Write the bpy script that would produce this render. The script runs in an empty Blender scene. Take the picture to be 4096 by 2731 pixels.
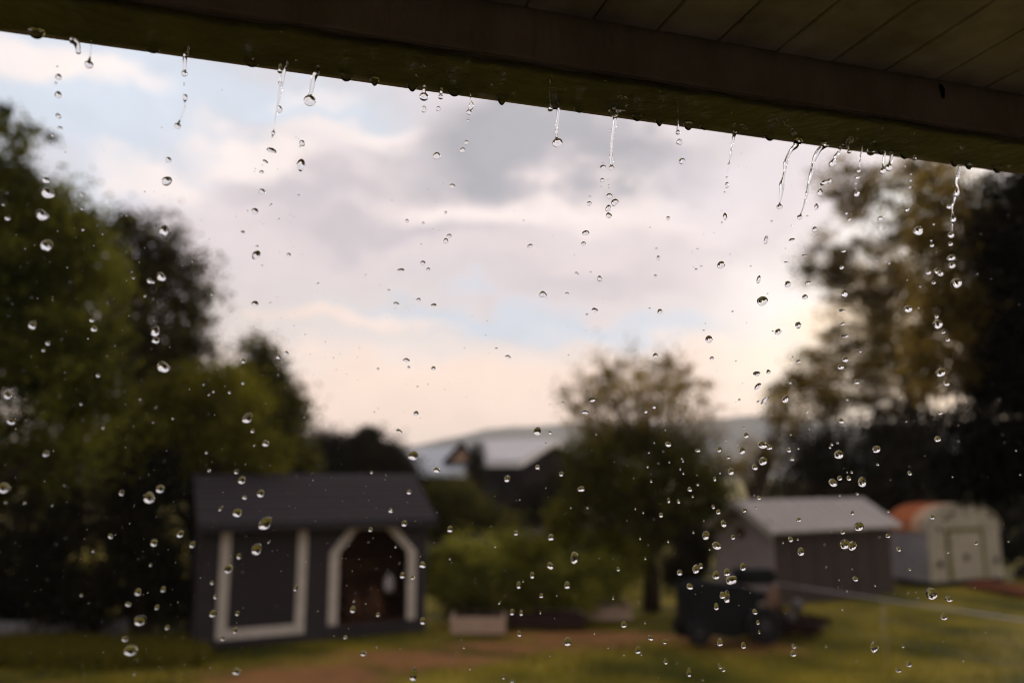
import bpy, bmesh, math, random
import numpy as np
from mathutils import Vector, Matrix

SC = bpy.context.scene
COL = SC.collection
R = math.radians
rnd = random.Random(7)
rng = np.random.default_rng(7)

# ------------------------------------------------------------------ camera
CAMH = 3.0
FPX = 3250.0                 # focal length in photo pixels (photo 4096 wide)
PITCH = R(9.35)
CP, SP = math.cos(PITCH), math.sin(PITCH)
cd = bpy.data.cameras.new('camera')
cam = bpy.data.objects.new('camera', cd); COL.objects.link(cam)
cam.location = (0, 0, CAMH); cam.rotation_euler = (R(90) + PITCH, 0, 0)
cd.sensor_width = 36.0; cd.lens = FPX * 36.0 / 4096.0
cd.clip_start = 0.01; cd.clip_end = 5000
cd.dof.use_dof = True; cd.dof.focus_distance = 0.875; cd.dof.aperture_fstop = 2.6
SC.camera = cam

def ray(px, py):
    u = (px - 2048.0) / FPX; v = (1365.5 - py) / FPX
    return Vector((u, CP - v * SP, SP + v * CP))
C0 = Vector((0, 0, CAMH))
def P(px, py, Y):
    d = ray(px, py); return C0 + d * (Y / d.y)
def G(px, py, z=0.0):
    d = ray(px, py); return C0 + d * ((z - CAMH) / d.z)
def onplane(px, py, p0, n):
    d = ray(px, py); return C0 + d * ((p0 - C0).dot(n) / d.dot(n))

# ------------------------------------------------------------------ sky
SUN_AZ, SUN_EL = R(34), R(15)
world = bpy.data.worlds.new('World'); SC.world = world; world.use_nodes = True
nt = world.node_tree; nt.nodes.clear()
def N(t, tree=None, **kw):
    n = (tree or nt).nodes.new(t)
    for k, v in kw.items(): setattr(n, k, v)
    return n
L = nt.links.new
wout = N('ShaderNodeOutputWorld'); bg = N('ShaderNodeBackground'); L(bg.outputs[0], wout.inputs[0])
bg.inputs['Strength'].default_value = 0.1
sky = N('ShaderNodeTexSky', sky_type='NISHITA', sun_disc=False)
sky.sun_elevation = SUN_EL; sky.sun_rotation = SUN_AZ; sky.air_density = 1.0; sky.dust_density = 1.5; sky.ozone_density = 2.0
tc = N('ShaderNodeTexCoord')
sep = N('ShaderNodeSeparateXYZ'); L(tc.outputs['Generated'], sep.inputs[0])
az = N('ShaderNodeMath', operation='ARCTAN2'); L(sep.outputs['X'], az.inputs[0]); L(sep.outputs['Y'], az.inputs[1])
el = N('ShaderNodeMath', operation='ARCSINE'); L(sep.outputs['Z'], el.inputs[0])
cmb = N('ShaderNodeCombineXYZ'); L(az.outputs[0], cmb.inputs[0]); L(el.outputs[0], cmb.inputs[1])
def wnoise(scale, detail, rough, vec, stretch=(1, 1, 1)):
    m = N('ShaderNodeMapping'); m.inputs['Scale'].default_value = stretch; L(vec, m.inputs[0])
    n = N('ShaderNodeTexNoise'); n.inputs['Scale'].default_value = scale; n.inputs['Detail'].default_value = detail
    n.inputs['Roughness'].default_value = rough; L(m.outputs[0], n.inputs['Vector']); return n
w1 = wnoise(5.5, 5, .55, cmb.outputs[0], (1, 1.6, 1))
wc = N('ShaderNodeVectorMath', operation='SUBTRACT'); L(w1.outputs['Color'], wc.inputs[0]); wc.inputs[1].default_value = (.5, .5, .5)
ws = N('ShaderNodeVectorMath', operation='SCALE'); L(wc.outputs[0], ws.inputs[0]); ws.inputs['Scale'].default_value = 0.22
pw = N('ShaderNodeVectorMath', operation='ADD'); L(cmb.outputs[0], pw.inputs[0]); L(ws.outputs[0], pw.inputs[1])
def mixc(fac, a, b, ff=None):
    m = N('ShaderNodeMix', data_type='RGBA'); 
    if fac is not None: L(fac, m.inputs['Factor'])
    else: m.inputs['Factor'].default_value = ff
    for s, v in (('A', a), ('B', b)):
        sock = [i for i in m.inputs if i.name == s and i.type == 'RGBA'][0]
        if isinstance(v, tuple): sock.default_value = v + (1,)
        else: L(v, sock)
    return [o for o in m.outputs if o.type == 'RGBA'][0]
def srgb(r, g, b, k=10.0):
    f = lambda c: ((c / 255 + .055) / 1.055) ** 2.4 if c > 10 else c / 255 / 12.92
    return (f(r) * k, f(g) * k, f(b) * k)
# thin veil over the clear sky, warmer towards the horizon
elr = N('ShaderNodeMapRange', interpolation_type='SMOOTHSTEP'); L(el.outputs[0], elr.inputs[0])
elr.inputs['From Min'].default_value = 0.0; elr.inputs['From Max'].default_value = 0.30
veil = mixc(elr.outputs[0], srgb(249, 224, 203), srgb(214, 205, 206))
col = mixc(None, sky.outputs[0], veil, .86)
# clouds everywhere (beyond the frame too)
cn = wnoise(3.2, 6, .55, cmb.outputs[0], (1, 2.4, 1))
cr = N('ShaderNodeMapRange', interpolation_type='SMOOTHSTEP'); L(cn.outputs['Fac'], cr.inputs[0])
cr.inputs['From Min'].default_value = .47; cr.inputs['From Max'].default_value = .66; cr.inputs['To Max'].default_value = .75
gate = N('ShaderNodeMath', operation='MULTIPLY'); L(cr.outputs[0], gate.inputs[0]); L(elr.outputs[0], gate.inputs[1])
col = mixc(gate.outputs[0], col, srgb(222, 212, 218))
LAV = srgb(190, 183, 189); GRY = srgb(168, 166, 172); PNK = srgb(219, 205, 206); CRM = srgb(246, 232, 226); WRM = srgb(255, 244, 232); BLU = srgb(202, 213, 226); PCH = srgb(250, 223, 206)
blobs = [  # centre and radii in photo pixels, colour, amount
    (450, 400, 900, 420, BLU, .85), (1300, 380, 420, 130, BLU, .7), (1500, 620, 900, 330, LAV, .0),
    (150, 230, 360, 90, CRM, .8), (420, 300, 260, 70, CRM, .55), (1330, 330, 160, 50, CRM, .45),
    (1350, 800, 800, 330, PNK, .85), (2400, 900, 1100, 480, PNK, .8), (850, 900, 420, 330, PNK, .5),
    (1050, 560, 330, 90, CRM, .8), (600, 640, 200, 90, CRM, .7), (1450, 500, 260, 60, CRM, .7),
    (1250, 720, 420, 110, LAV, .75), (2050, 600, 560, 130, GRY, .95), (2600, 640, 420, 110, GRY, .9), (1550, 900, 520, 90, LAV, .7),
    (2000, 810, 560, 85, CRM, .7), (2650, 800, 460, 120, CRM, .7), (2300, 1050, 620, 110, PNK, .75), (2250, 1130, 480, 70, LAV, .45),
    (1850, 1270, 620, 80, srgb(198, 207, 219), .8), (2500, 1310, 420, 80, BLU, .6), (1400, 1290, 420, 45, PCH, .6), (1650, 1440, 900, 90, BLU, .25),
    (2000, 1650, 1900, 260, PCH, .85), (2950, 700, 420, 150, srgb(222, 212, 216), .7), (3300, 1230, 500, 330, srgb(255, 246, 240, 9.6), .85), (3680, 880, 300, 170, srgb(255, 252, 246, 12), .9), (3600, 1350, 420, 300, srgb(255, 226, 192, 11), .9),
    (3250, 1500, 420, 220, srgb(255, 236, 214, 10.5), .85),
]
for (bx, by, rx, ry, c, a) in blobs:
    if a <= 0: continue
    d = ray(bx, by).normalized(); a0 = math.atan2(d.x, d.y); e0 = math.asin(d.z)
    s = N('ShaderNodeVectorMath', operation='SUBTRACT'); L(pw.outputs[0], s.inputs[0]); s.inputs[1].default_value = (a0, e0, 0)
    m = N('ShaderNodeVectorMath', operation='MULTIPLY'); L(s.outputs[0], m.inputs[0]); m.inputs[1].default_value = (FPX / rx / (1 + .0), FPX / ry, 0)
    ln = N('ShaderNodeVectorMath', operation='LENGTH'); L(m.outputs[0], ln.inputs[0])
    mr = N('ShaderNodeMapRange', interpolation_type='SMOOTHSTEP'); L(ln.outputs['Value'], mr.inputs[0])
    mr.inputs['From Min'].default_value = 1.3; mr.inputs['From Max'].default_value = .3; mr.inputs['To Min'].default_value = 0; mr.inputs['To Max'].default_value = a
    col = mixc(mr.outputs[0], col, c)
fine = wnoise(9, 6, .6, pw.outputs[0], (1, 2.2, 1))
fr = N('ShaderNodeMapRange'); L(fine.outputs['Fac'], fr.inputs[0]); fr.inputs['From Min'].default_value = .3; fr.inputs['From Max'].default_value = .7
fr.inputs['To Min'].default_value = .95; fr.inputs['To Max'].default_value = 1.05
sc = N('ShaderNodeVectorMath', operation='SCALE'); L(col, sc.inputs[0]); L(fr.outputs[0], sc.inputs['Scale'])
L(sc.outputs[0], bg.inputs['Color'])

sd = bpy.data.lights.new('sun', 'SUN'); sd.energy = 1.5; sd.angle = R(10); sd.color = (1, .86, .68)
sun = bpy.data.objects.new('sun', sd); COL.objects.link(sun)
sdir = Vector((math.sin(SUN_AZ) * math.cos(SUN_EL), math.cos(SUN_AZ) * math.cos(SUN_EL), math.sin(SUN_EL)))
sun.rotation_euler = (-sdir).to_track_quat('-Z', 'Y').to_euler()

vs = SC.view_settings; vs.view_transform = 'Standard'; vs.look = 'None'; vs.exposure = 0.28; vs.gamma = 1.0; vs.use_curve_mapping = False
cy = SC.cycles; cy.use_denoising = True
try: cy.denoiser = 'OPENIMAGEDENOISE'
except Exception: pass
cy.filter_width = 0.95; cy.max_bounces = 10; cy.transmission_bounces = 8; cy.diffuse_bounces = 3; cy.glossy_bounces = 3; cy.transparent_max_bounces = 6
cy.caustics_reflective = False; cy.caustics_refractive = False; cy.sample_clamp_indirect = 6; cy.volume_bounces = 0

# ------------------------------------------------------------------ materials
def mat(name, base, rough=.8, var=.25, scale=6.0, base2=None, bump=0.0, stretch=(1, 1, 1), spec=.3, metallic=0.0, bscale=None, coord='Object'):
    if spec == .3: spec = .10
    m = bpy.data.materials.new(name); m.use_nodes = True; t = m.node_tree; bs = t.nodes['Principled BSDF']
    bs.inputs['Roughness'].default_value = rough; bs.inputs['Specular IOR Level'].default_value = spec; bs.inputs['Metallic'].default_value = metallic
    co = N('ShaderNodeTexCoord', t); mp = N('ShaderNodeMapping', t); mp.inputs['Scale'].default_value = stretch
    t.links.new(co.outputs[coord], mp.inputs[0])
    n = N('ShaderNodeTexNoise', t); n.inputs['Scale'].default_value = scale; n.inputs['Detail'].default_value = 6; n.inputs['Roughness'].default_value = .62
    t.links.new(mp.outputs[0], n.inputs['Vector'])
    rp = N('ShaderNodeValToRGB', t); t.links.new(n.outputs['Fac'], rp.inputs[0])
    b2 = base2 or tuple(c * (1 - var) for c in base); b1 = base if base2 else tuple(min(1, c * (1 + var)) for c in base)
    rp.color_ramp.elements[0].position = .36; rp.color_ramp.elements[1].position = .64
    rp.color_ramp.elements[0].color = b2 + (1,); rp.color_ramp.elements[1].color = b1 + (1,)
    t.links.new(rp.outputs[0], bs.inputs['Base Color'])
    if bump:
        n2 = N('ShaderNodeTexNoise', t); n2.inputs['Scale'].default_value = bscale or scale * 5; n2.inputs['Detail'].default_value = 5
        t.links.new(mp.outputs[0], n2.inputs['Vector'])
        b = N('ShaderNodeBump', t); b.inputs['Strength'].default_value = bump; b.inputs['Distance'].default_value = .01
        t.links.new(n2.outputs['Fac'], b.inputs['Height']); t.links.new(b.outputs[0], bs.inputs['Normal'])
    return m
def leafmat(name, dark, light, trans=.35):
    m = bpy.data.materials.new(name); m.use_nodes = True; t = m.node_tree; t.nodes.clear()
    o = N('ShaderNodeOutputMaterial', t); at = N('ShaderNodeAttribute', t, attribute_name='tint')
    rp = N('ShaderNodeValToRGB', t); rp.color_ramp.elements[0].color = dark + (1,); rp.color_ramp.elements[1].color = light + (1,)
    t.links.new(at.outputs['Fac'], rp.inputs[0])
    d = N('ShaderNodeBsdfPrincipled', t); d.inputs['Roughness'].default_value = .7; d.inputs['Specular IOR Level'].default_value = .06
    tr = N('ShaderNodeBsdfTranslucent', t); mx = N('ShaderNodeMixShader', t); mx.inputs[0].default_value = trans
    t.links.new(rp.outputs[0], d.inputs['Base Color']); t.links.new(rp.outputs[0], tr.inputs['Color'])
    t.links.new(d.outputs[0], mx.inputs[1]); t.links.new(tr.outputs[0], mx.inputs[2]); t.links.new(mx.outputs[0], o.inputs[0])
    return m
M = {}
M['water'] = bpy.data.materials.new('water'); M['water'].use_nodes = True
t = M['water'].node_tree; t.nodes.clear(); o = N('ShaderNodeOutputMaterial', t); g = N('ShaderNodeBsdfGlass', t)
g.inputs['IOR'].default_value = 1.333; g.inputs['Roughness'].default_value = 0.0; t.links.new(g.outputs[0], o.inputs[0])
M['soffit'] = mat('soffit_paint', (.46, .43, .56), .7, .28, 9, bump=.25, stretch=(1, 1, 1))
M['soffit_b'] = mat('soffit_paint_b', (.43, .40, .52), .7, .28, 9, bump=.25)
M['beam'] = mat('beam_paint', (.56, .48, .62), .65, .3, 14, base2=(.40, .345, .44), bump=.5, stretch=(1, 1, .35))
M['algae'] = mat('algae_lip', (.19, .20, .105), .45, .3, 12, base2=(.10, .10, .075), bump=.6, spec=.5)
M['dark_gap'] = mat('dark_gap', (.02, .017, .015), .9)
M['roofing'] = mat('roofing', (.08, .075, .07), .9, .3, 20)
M['siding'] = mat('siding', (.12, .11, .10), .7, .1, 4)
M['deckwood'] = mat('deck_wood', (.08, .06, .045), .7, .3, 6, stretch=(1, 8, 1))
M['charcoal'] = mat('charcoal_board', (.044, .038, .039), .75, .2, 5, bump=.3, stretch=(6, 1, 1))
M['charcoal_dark'] = mat('charcoal_door', (.036, .031, .031), .75, .2, 5, bump=.3, stretch=(6, 1, 1))
M['shingle'] = mat('purple_grey_shingle', (.062, .050, .051), .85, .35, 22, base2=(.032, .028, .030), bump=.5)
M['shingle_b'] = mat('purple_grey_shingle_b', (.050, .043, .047), .85, .35, 22, base2=(.028, .025, .027), bump=.5)
M['cream'] = mat('cream_trim', (.58, .52, .45), .6, .12, 8, base2=(.46, .41, .35))
M['brownwood'] = mat('brown_wood', (.12, .055, .028), .7, .4, 7, base2=(.05, .024, .014), stretch=(1, 1, 6))
M['tan_wood'] = mat('weathered_plank', (.50, .36, .26), .75, .3, 5, base2=(.36, .25, .185), stretch=(1, 6, 8))
M['soil'] = mat('dark_soil', (.035, .02, .017), .95, .4, 12)
M['whiteplastic'] = mat('white_plastic', (.42, .39, .39), .4, .05, 5)
M['lilac_board'] = mat('lilac_grey_board', (.30, .25, .255), .8, .15, 4, bump=.3, stretch=(1, 1, 8))  # lilac gable board, sky light from the left put into its colour
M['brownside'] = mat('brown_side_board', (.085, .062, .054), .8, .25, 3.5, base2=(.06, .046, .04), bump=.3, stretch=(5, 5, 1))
M['metalroof'] = mat('pale_metal_roof', (.44, .40, .37), .35, .15, 2.5, spec=.6, stretch=(4, 1, 1))
M['creammetal'] = mat('cream_sheet_metal', (.42, .38, .29), .5, .15, 3, base2=(.33, .30, .23))
M['greymetal'] = mat('grey_sheet_metal', (.33, .31, .34), .5, .1, 3)
M['rust'] = mat('orange_rust', (.48, .16, .065), .8, .3, 4, base2=(.42, .12, .05), bump=.4)
M['palerust'] = mat('peach_rust', (.52, .33, .21), .7, .2, 3)
M['olive'] = mat('olive_frame', (.17, .145, .055), .6, .2, 6)
M['redplank'] = mat('rusty_red_plank', (.28, .085, .045), .85, .4, 5, base2=(.13, .05, .03))
M['black'] = mat('black_paint', (.012, .013, .014), .45, .2, 8)
M['tyre'] = mat('tyre_rubber', (.018, .017, .017), .85, .2, 20)
M['hubgrey'] = mat('hub_grey', (.045, .04, .042), .5, .1, 6)
M['tanpad'] = mat('tan_fender', (.15, .09, .06), .6, .15, 6)
M['greyrail'] = mat('galvanised_rail', (.42, .40, .40), .4, .1, 12, spec=.6)
M['concrete'] = mat('grey_concrete', (.36, .34, .36), .9, .25, 7, bump=.5)
M['houseroof'] = mat('neighbour_roof', (.55, .53, .53), .5, .08, 1)
M['houseroof2'] = mat('neighbour_roof_blue', (.42, .44, .47), .5, .08, 1)
M['housewall'] = mat('neighbour_wall', (.016, .011, .010), .85, .3, 1.2)
M['housewall'].node_tree.nodes['Principled BSDF'].inputs['Specular IOR Level'].default_value = 0
M['peach'] = mat('peach_gable', (.46, .30, .20), .7, .1, 3)
M['fence'] = mat('grey_fence', (.13, .115, .12), .85, .25, 2, stretch=(6, 6, 1))
M['bark'] = mat('bark', (.06, .042, .03), .95, .4, 9, bump=.8, stretch=(1, 1, .3))
M['hill'] = mat('hill_forest', (.27, .26, .22), 1, .3, .02, base2=(.17, .17, .15))  # hills paler than their growth, part of the haze put into the colour
M['leaf_olive'] = leafmat('leaf_olive', (.006, .009, .002), (.235, .235, .028), .45)
M['leaf_yellow'] = leafmat('leaf_yellow', (.015, .018, .003), (.33, .30, .025), .45)
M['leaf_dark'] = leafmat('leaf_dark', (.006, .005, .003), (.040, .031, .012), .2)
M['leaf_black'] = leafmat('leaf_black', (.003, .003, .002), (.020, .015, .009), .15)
M['leaf_brown'] = leafmat('leaf_brown', (.04, .034, .010), (.44, .31, .075), .68)  # brown leaves, the warm light behind the crowns put into their colour
M['leaf_mid'] = leafmat('leaf_mid', (.006, .008, .002), (.21, .19, .03), .4)
M['leaf_brown_dark'] = leafmat('leaf_brown_dark', (.008, .008, .003), (.15, .12, .03), .4)
M['leaf_garden'] = leafmat('leaf_garden', (.02, .03, .005), (.45, .43, .06))
M['leaf_maroon'] = leafmat('leaf_maroon', (.02, .010, .009), (.07, .035, .030))
M['weed'] = leafmat('weed', (.04, .05, .008), (.30, .24, .03), .4)
M['grass'] = leafmat('grass_blade', (.04, .048, .005), (.42, .34, .025), .3)

# ------------------------------------------------------------------ mesh helpers
def tag(o, label=None, cat=None, group=None, kind=None):
    if label: o['label'] = label
    if cat: o['category'] = cat
    if group: o['group'] = group
    if kind: o['kind'] = kind
    return o
def empty(name, loc, label, cat, group=None, rz=0):
    o = bpy.data.objects.new(name, None); COL.objects.link(o); o.location = loc; o.rotation_euler.z = rz
    o.empty_display_size = .1; return tag(o, label, cat, group)
def link(name, me, m, parent=None, smooth=False):
    if smooth:
        for p in me.polygons: p.use_smooth = True
    if m is not None and not me.materials: me.materials.append(m)
    o = bpy.data.objects.new(name, me); COL.objects.link(o)
    if parent is not None:
        o.parent = parent
    return o
def rel(parent):                       # matrix that takes world points to the parent's space
    return (Matrix.Translation(parent.location) @ Matrix.Rotation(parent.rotation_euler.z, 4, 'Z')).inverted() if parent is not None else Matrix()
def pyd(name, vs_, fs, m, parent=None, smooth=False, world=True):
    me = bpy.data.meshes.new(name)
    if parent is not None and world:
        r = rel(parent); vs_ = [r @ Vector(v) for v in vs_]
    me.from_pydata([tuple(v) for v in vs_], [], fs); me.update()
    bm = bmesh.new(); bm.from_mesh(me); bmesh.ops.recalc_face_normals(bm, faces=bm.faces); bm.to_mesh(me); bm.free()
    return link(name, me, m, parent, smooth)
BOXF = [(0, 1, 3, 2), (4, 6, 7, 5), (0, 4, 5, 1), (2, 3, 7, 6), (0, 2, 6, 4), (1, 5, 7, 3)]
def box(name, x0, x1, y0, y1, z0, z1, m, parent=None, bevel=0.0):   # local space of the parent
    v = [(x, y, z) for x in (x0, x1) for y in (y0, y1) for z in (z0, z1)]
    o = pyd(name, v, BOXF, m, parent, world=False)
    if bevel:
        bm = bmesh.new(); bm.from_mesh(o.data); bmesh.ops.bevel(bm, geom=bm.edges[:], offset=bevel, segments=2, affect='EDGES'); bm.to_mesh(o.data); bm.free()
    return o
def prism(name, poly, y0, y1, m, parent, smooth=False):             # poly in local xz, extruded along local y
    n = len(poly)
    v = [(a, y0, b) for a, b in poly] + [(a, y1, b) for a, b in poly]
    f = [tuple(range(n)), tuple(range(2 * n - 1, n - 1, -1))] + [(i, (i + 1) % n, (i + 1) % n + n, i + n) for i in range(n)]
    return pyd(name, v, f, m, parent, smooth, world=False)
def hexa(name, quad, off, m, parent):                               # a world quad thickened by a world vector
    v = [Vector(q) for q in quad] + [Vector(q) + Vector(off) for q in quad]
    f = [(0, 1, 2, 3), (7, 6, 5, 4)] + [(i, (i + 1) % 4, (i + 1) % 4 + 4, i + 4) for i in range(4)]
    return pyd(name, v, f, m, parent)
def tube_geo(pts, rads, seg=8, verts=None, faces=None, side=None):
    verts = [] if verts is None else verts; faces = [] if faces is None else faces
    base = len(verts); n = len(pts)
    for i, p in enumerate(pts):
        a = pts[max(i - 1, 0)]; b = pts[min(i + 1, n - 1)]; t_ = (b - a)
        t_ = t_.normalized() if t_.length > 1e-9 else Vector((0, 0, -1))
        s = Vector(side) if side is not None else (Vector((1, 0, 0)) if abs(t_.x) < .8 else Vector((0, 1, 0)))
        e1 = t_.cross(s).normalized(); e2 = t_.cross(e1).normalized()
        for k in range(seg):
            an = 2 * math.pi * k / seg
            verts.append(p + (e1 * math.cos(an) + e2 * math.sin(an)) * rads[i])
    for i in range(n - 1):
        for k in range(seg):
            k2 = (k + 1) % seg
            faces.append((base + i * seg + k, base + i * seg + k2, base + (i + 1) * seg + k2, base + (i + 1) * seg + k))
    faces.append(tuple(base + k for k in range(seg))[::-1]); faces.append(tuple(base + (n - 1) * seg + k for k in range(seg)))
    return verts, faces

def leaves(name, cen, size, m, parent=None, tint=None, flat=0.0, aspect=.55, blade=False):
    cen = np.asarray(cen, dtype=np.float64); n = len(cen)
    if parent is not None: cen = cen - np.array(parent.location)
    d = rng.normal(size=(n, 3)); d[:, 2] *= (1 - flat)
    if blade: d = rng.normal(size=(n, 3)) * .35; d[:, 2] = 1
    d /= np.linalg.norm(d, axis=1)[:, None]
    e = rng.normal(size=(n, 3)); e = np.cross(d, e); e /= np.linalg.norm(e, axis=1)[:, None]
    s = (size * rng.uniform(.6, 1.35, n))[:, None]
    if blade:
        v = np.stack([cen - e * s * aspect * .5, cen + e * s * aspect * .5, cen + d * s], axis=1)
        k = 3
    else:
        v = np.stack([cen - d * s * .5, cen + e * s * aspect * .5, cen + d * s * .5, cen - e * s * aspect * .5], axis=1)
        k = 4
    me = bpy.data.meshes.new(name)
    me.vertices.add(n * k); me.vertices.foreach_set('co', v.reshape(-1))
    me.loops.add(n * k); me.loops.foreach_set('vertex_index', np.arange(n * k, dtype=np.int32))
    me.polygons.add(n); me.polygons.foreach_set('loop_start', np.arange(0, n * k, k, dtype=np.int32))
    me.update(calc_edges=True)
    a = me.attributes.new('tint', 'FLOAT', 'FACE')
    tt = rng.uniform(0, 1, n) if tint is None else np.clip(tint, 0, 1)
    a.data.foreach_set('value', tt.astype(np.float32))
    return link(name, me, m, parent)

def crown_pts(blobs, nclump, per, cr, shell=.5, depth=1.0, squash=.8):
    """blobs: (px, py, Y, rx, ry) ellipsoids given by where they stand; returns leaf centres, tints, clump centres"""
    vol = np.array([b[3] * b[4] for b in blobs], float); vol /= vol.sum()
    cs = []
    for b, w in zip(blobs, vol):
        k = max(3, int(round(nclump * w))); c = P(b[0], b[1], b[2]); sx = b[3] / FPX * b[2]; sz = b[4] / FPX * b[2]
        d = rng.normal(size=(k, 3)); d /= np.linalg.norm(d, axis=1)[:, None]
        r_ = rng.uniform(shell ** 3, 1, k) ** (1 / 3)
        cs.append(np.array(c) + d * r_[:, None] * np.array([sx, sx * depth, sz]))
    cs = np.vstack(cs); cs[:, 2] = np.maximum(cs[:, 2], .12)
    m_ = len(cs); tc_ = rng.uniform(0, 1, m_)
    idx = np.repeat(np.arange(m_), per)
    rr = (cr * rng.uniform(.55, 1.4, m_))[idx][:, None]
    off = rng.normal(size=(m_ * per, 3)) * .55; off[:, 2] *= squash
    p = cs[idx] + off * rr; p[:, 2] = np.maximum(p[:, 2], .03)
    tn = .8 * tc_[idx] ** 1.4 + .2 * rng.uniform(0, 1, m_ * per)
    return p, tn, cs
def tree(name, label, cat, blobs, nclump, per, cr, leaf, m, trunk=None, group=None, shell=.5, depth=1.0, branches=10, trunk_r=.16, squash=.8, part='crown'):
    bx, by = (trunk[0], trunk[1]) if trunk else (P(blobs[0][0], blobs[0][1], blobs[0][2]).x, blobs[0][2])
    o = empty(name, (bx, by, 0), label, cat, group)
    p, tn, cs = crown_pts(blobs, nclump, per, cr, shell, depth, squash)
    leaves(part, p, leaf, m, o, tn)
    # trunk and limbs
    vs_, fs = [], []
    topz = float(np.percentile(cs[:, 2], 55)); mid = Vector((float(np.median(cs[:, 0])) - bx, float(np.median(cs[:, 1])) - by, topz))
    base = [Vector((0, 0, 0)), Vector((mid.x * .15 + .05, mid.y * .15, topz * .3)), Vector((mid.x * .5, mid.y * .5, topz * .65)), mid]
    tube_geo(base, [trunk_r * 1.25, trunk_r, trunk_r * .75, trunk_r * .35], 10, vs_, fs)
    for i in rng.choice(len(cs), min(branches, len(cs)), replace=False):
        e = Vector(cs[i]) - Vector((bx, by, 0)); s = base[1].lerp(base[2], rng.uniform(0, 1))
        if e.z < s.z: s = base[1] * .8
        q = s.lerp(e, .5) + Vector((rng.normal() * .15, rng.normal() * .15, .12 * e.z * .3))
        tube_geo([s, q, e], [trunk_r * .45, trunk_r * .28, trunk_r * .07], 6, vs_, fs)
    pyd('trunk', vs_, fs, M['bark'], o, True, world=False)
    return o

# ------------------------------------------------------------------ ground, hills
EARTH = [(1200, 2700, 420, 60), (2450, 2535, 560, 26), (1650, 2625, 430, 34), (80, 2740, 260, 22), (2050, 2575, 320, 20), (2950, 2555, 260, 34)]
def earth_nodes(t, pos):
    """bare earth strips worn into the lawn, laid out on the ground plane"""
    fac = None
    nz = N('ShaderNodeTexNoise', t); nz.inputs['Scale'].default_value = .9; nz.inputs['Detail'].default_value = 5; t.links.new(pos, nz.inputs['Vector'])
    cc = N('ShaderNodeVectorMath', t, operation='SUBTRACT'); t.links.new(nz.outputs['Color'], cc.inputs[0]); cc.inputs[1].default_value = (.5, .5, .5)
    s2 = N('ShaderNodeVectorMath', t, operation='MULTIPLY_ADD'); t.links.new(cc.outputs[0], s2.inputs[0]); s2.inputs[1].default_value = (2.4, 2.4, 0); t.links.new(pos, s2.inputs[2])
    for (x, y, rx, ry) in EARTH:
        c = G(x, y); rxm = rx / FPX * c.y; rym = abs(G(x, y - ry).y - c.y)
        s = N('ShaderNodeVectorMath', t, operation='SUBTRACT'); t.links.new(s2.outputs[0], s.inputs[0]); s.inputs[1].default_value = (c.x, c.y, 0)
        m = N('ShaderNodeVectorMath', t, operation='MULTIPLY'); t.links.new(s.outputs[0], m.inputs[0]); m.inputs[1].default_value = (1 / rxm, 1 / rym, 0)
        ln = N('ShaderNodeVectorMath', t, operation='LENGTH'); t.links.new(m.outputs[0], ln.inputs[0])
        mr = N('ShaderNodeMapRange', t, interpolation_type='SMOOTHSTEP'); t.links.new(ln.outputs['Value'], mr.inputs[0])
        mr.inputs['From Min'].default_value = 1.2; mr.inputs['From Max'].default_value = .5; mr.inputs['To Min'].default_value = 0; mr.inputs['To Max'].default_value = .9
        if fac is None: fac = mr.outputs[0]
        else:
            mx = N('ShaderNodeMath', t, operation='MAXIMUM'); t.links.new(fac, mx.inputs[0]); t.links.new(mr.outputs[0], mx.inputs[1]); fac = mx.outputs[0]
    return fac
gm = bpy.data.materials.new('lawn'); gm.use_nodes = True; t = gm.node_tree; bs = t.nodes['Principled BSDF']; bs.inputs['Roughness'].default_value = .95; bs.inputs['Specular IOR Level'].default_value = .15
geo = N('ShaderNodeNewGeometry', t); fac = earth_nodes(t, geo.outputs['Position'])
n1 = N('ShaderNodeTexNoise', t); n1.inputs['Scale'].default_value = .55; n1.inputs['Detail'].default_value = 7; t.links.new(geo.outputs['Position'], n1.inputs['Vector'])
r1 = N('ShaderNodeValToRGB', t); t.links.new(n1.outputs['Fac'], r1.inputs[0])
r1.color_ramp.elements[0].position = .38; r1.color_ramp.elements[1].position = .62
r1.color_ramp.elements[0].color = (.04, .048, .006, 1); r1.color_ramp.elements[1].color = (.27, .205, .022, 1)
n2 = N('ShaderNodeTexNoise', t); n2.inputs['Scale'].default_value = 3; n2.inputs['Detail'].default_value = 6; t.links.new(geo.outputs['Position'], n2.inputs['Vector'])
r2 = N('ShaderNodeValToRGB', t); t.links.new(n2.outputs['Fac'], r2.inputs[0]); r2.color_ramp.elements[0].color = (.19, .08, .032, 1); r2.color_ramp.elements[1].color = (.34, .16, .06, 1)
mx = N('ShaderNodeMix', t, data_type='RGBA'); t.links.new(fac, mx.inputs['Factor'])
ia = [i for i in mx.inputs if i.type == 'RGBA']; t.links.new(r1.outputs[0], ia[0]); t.links.new(r2.outputs[0], ia[1])
t.links.new([o_ for o_ in mx.outputs if o_.type == 'RGBA'][0], bs.inputs['Base Color'])
n = 90; xs = np.linspace(-1, 1, n); gx = np.sign(xs) * (np.abs(xs) ** 2.6) * 1500
vs_ = []; 
for j in range(n):
    for i in range(n):
        x, y = gx[i], gx[j]; r_ = math.hypot(x, y)
        z = (.05 * math.sin(x * .5 + y * .2) + .04 * math.sin(y * .7)) * (1 if r_ < 60 else 0) * (0 if r_ < 4 else 1) - .05
        vs_.append((x, y, z))
fs = [(j * n + i, j * n + i + 1, (j + 1) * n + i + 1, (j + 1) * n + i) for j in range(n - 1) for i in range(n - 1)]
tag(pyd('lawn', vs_, fs, gm, None, True), kind='structure')

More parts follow.
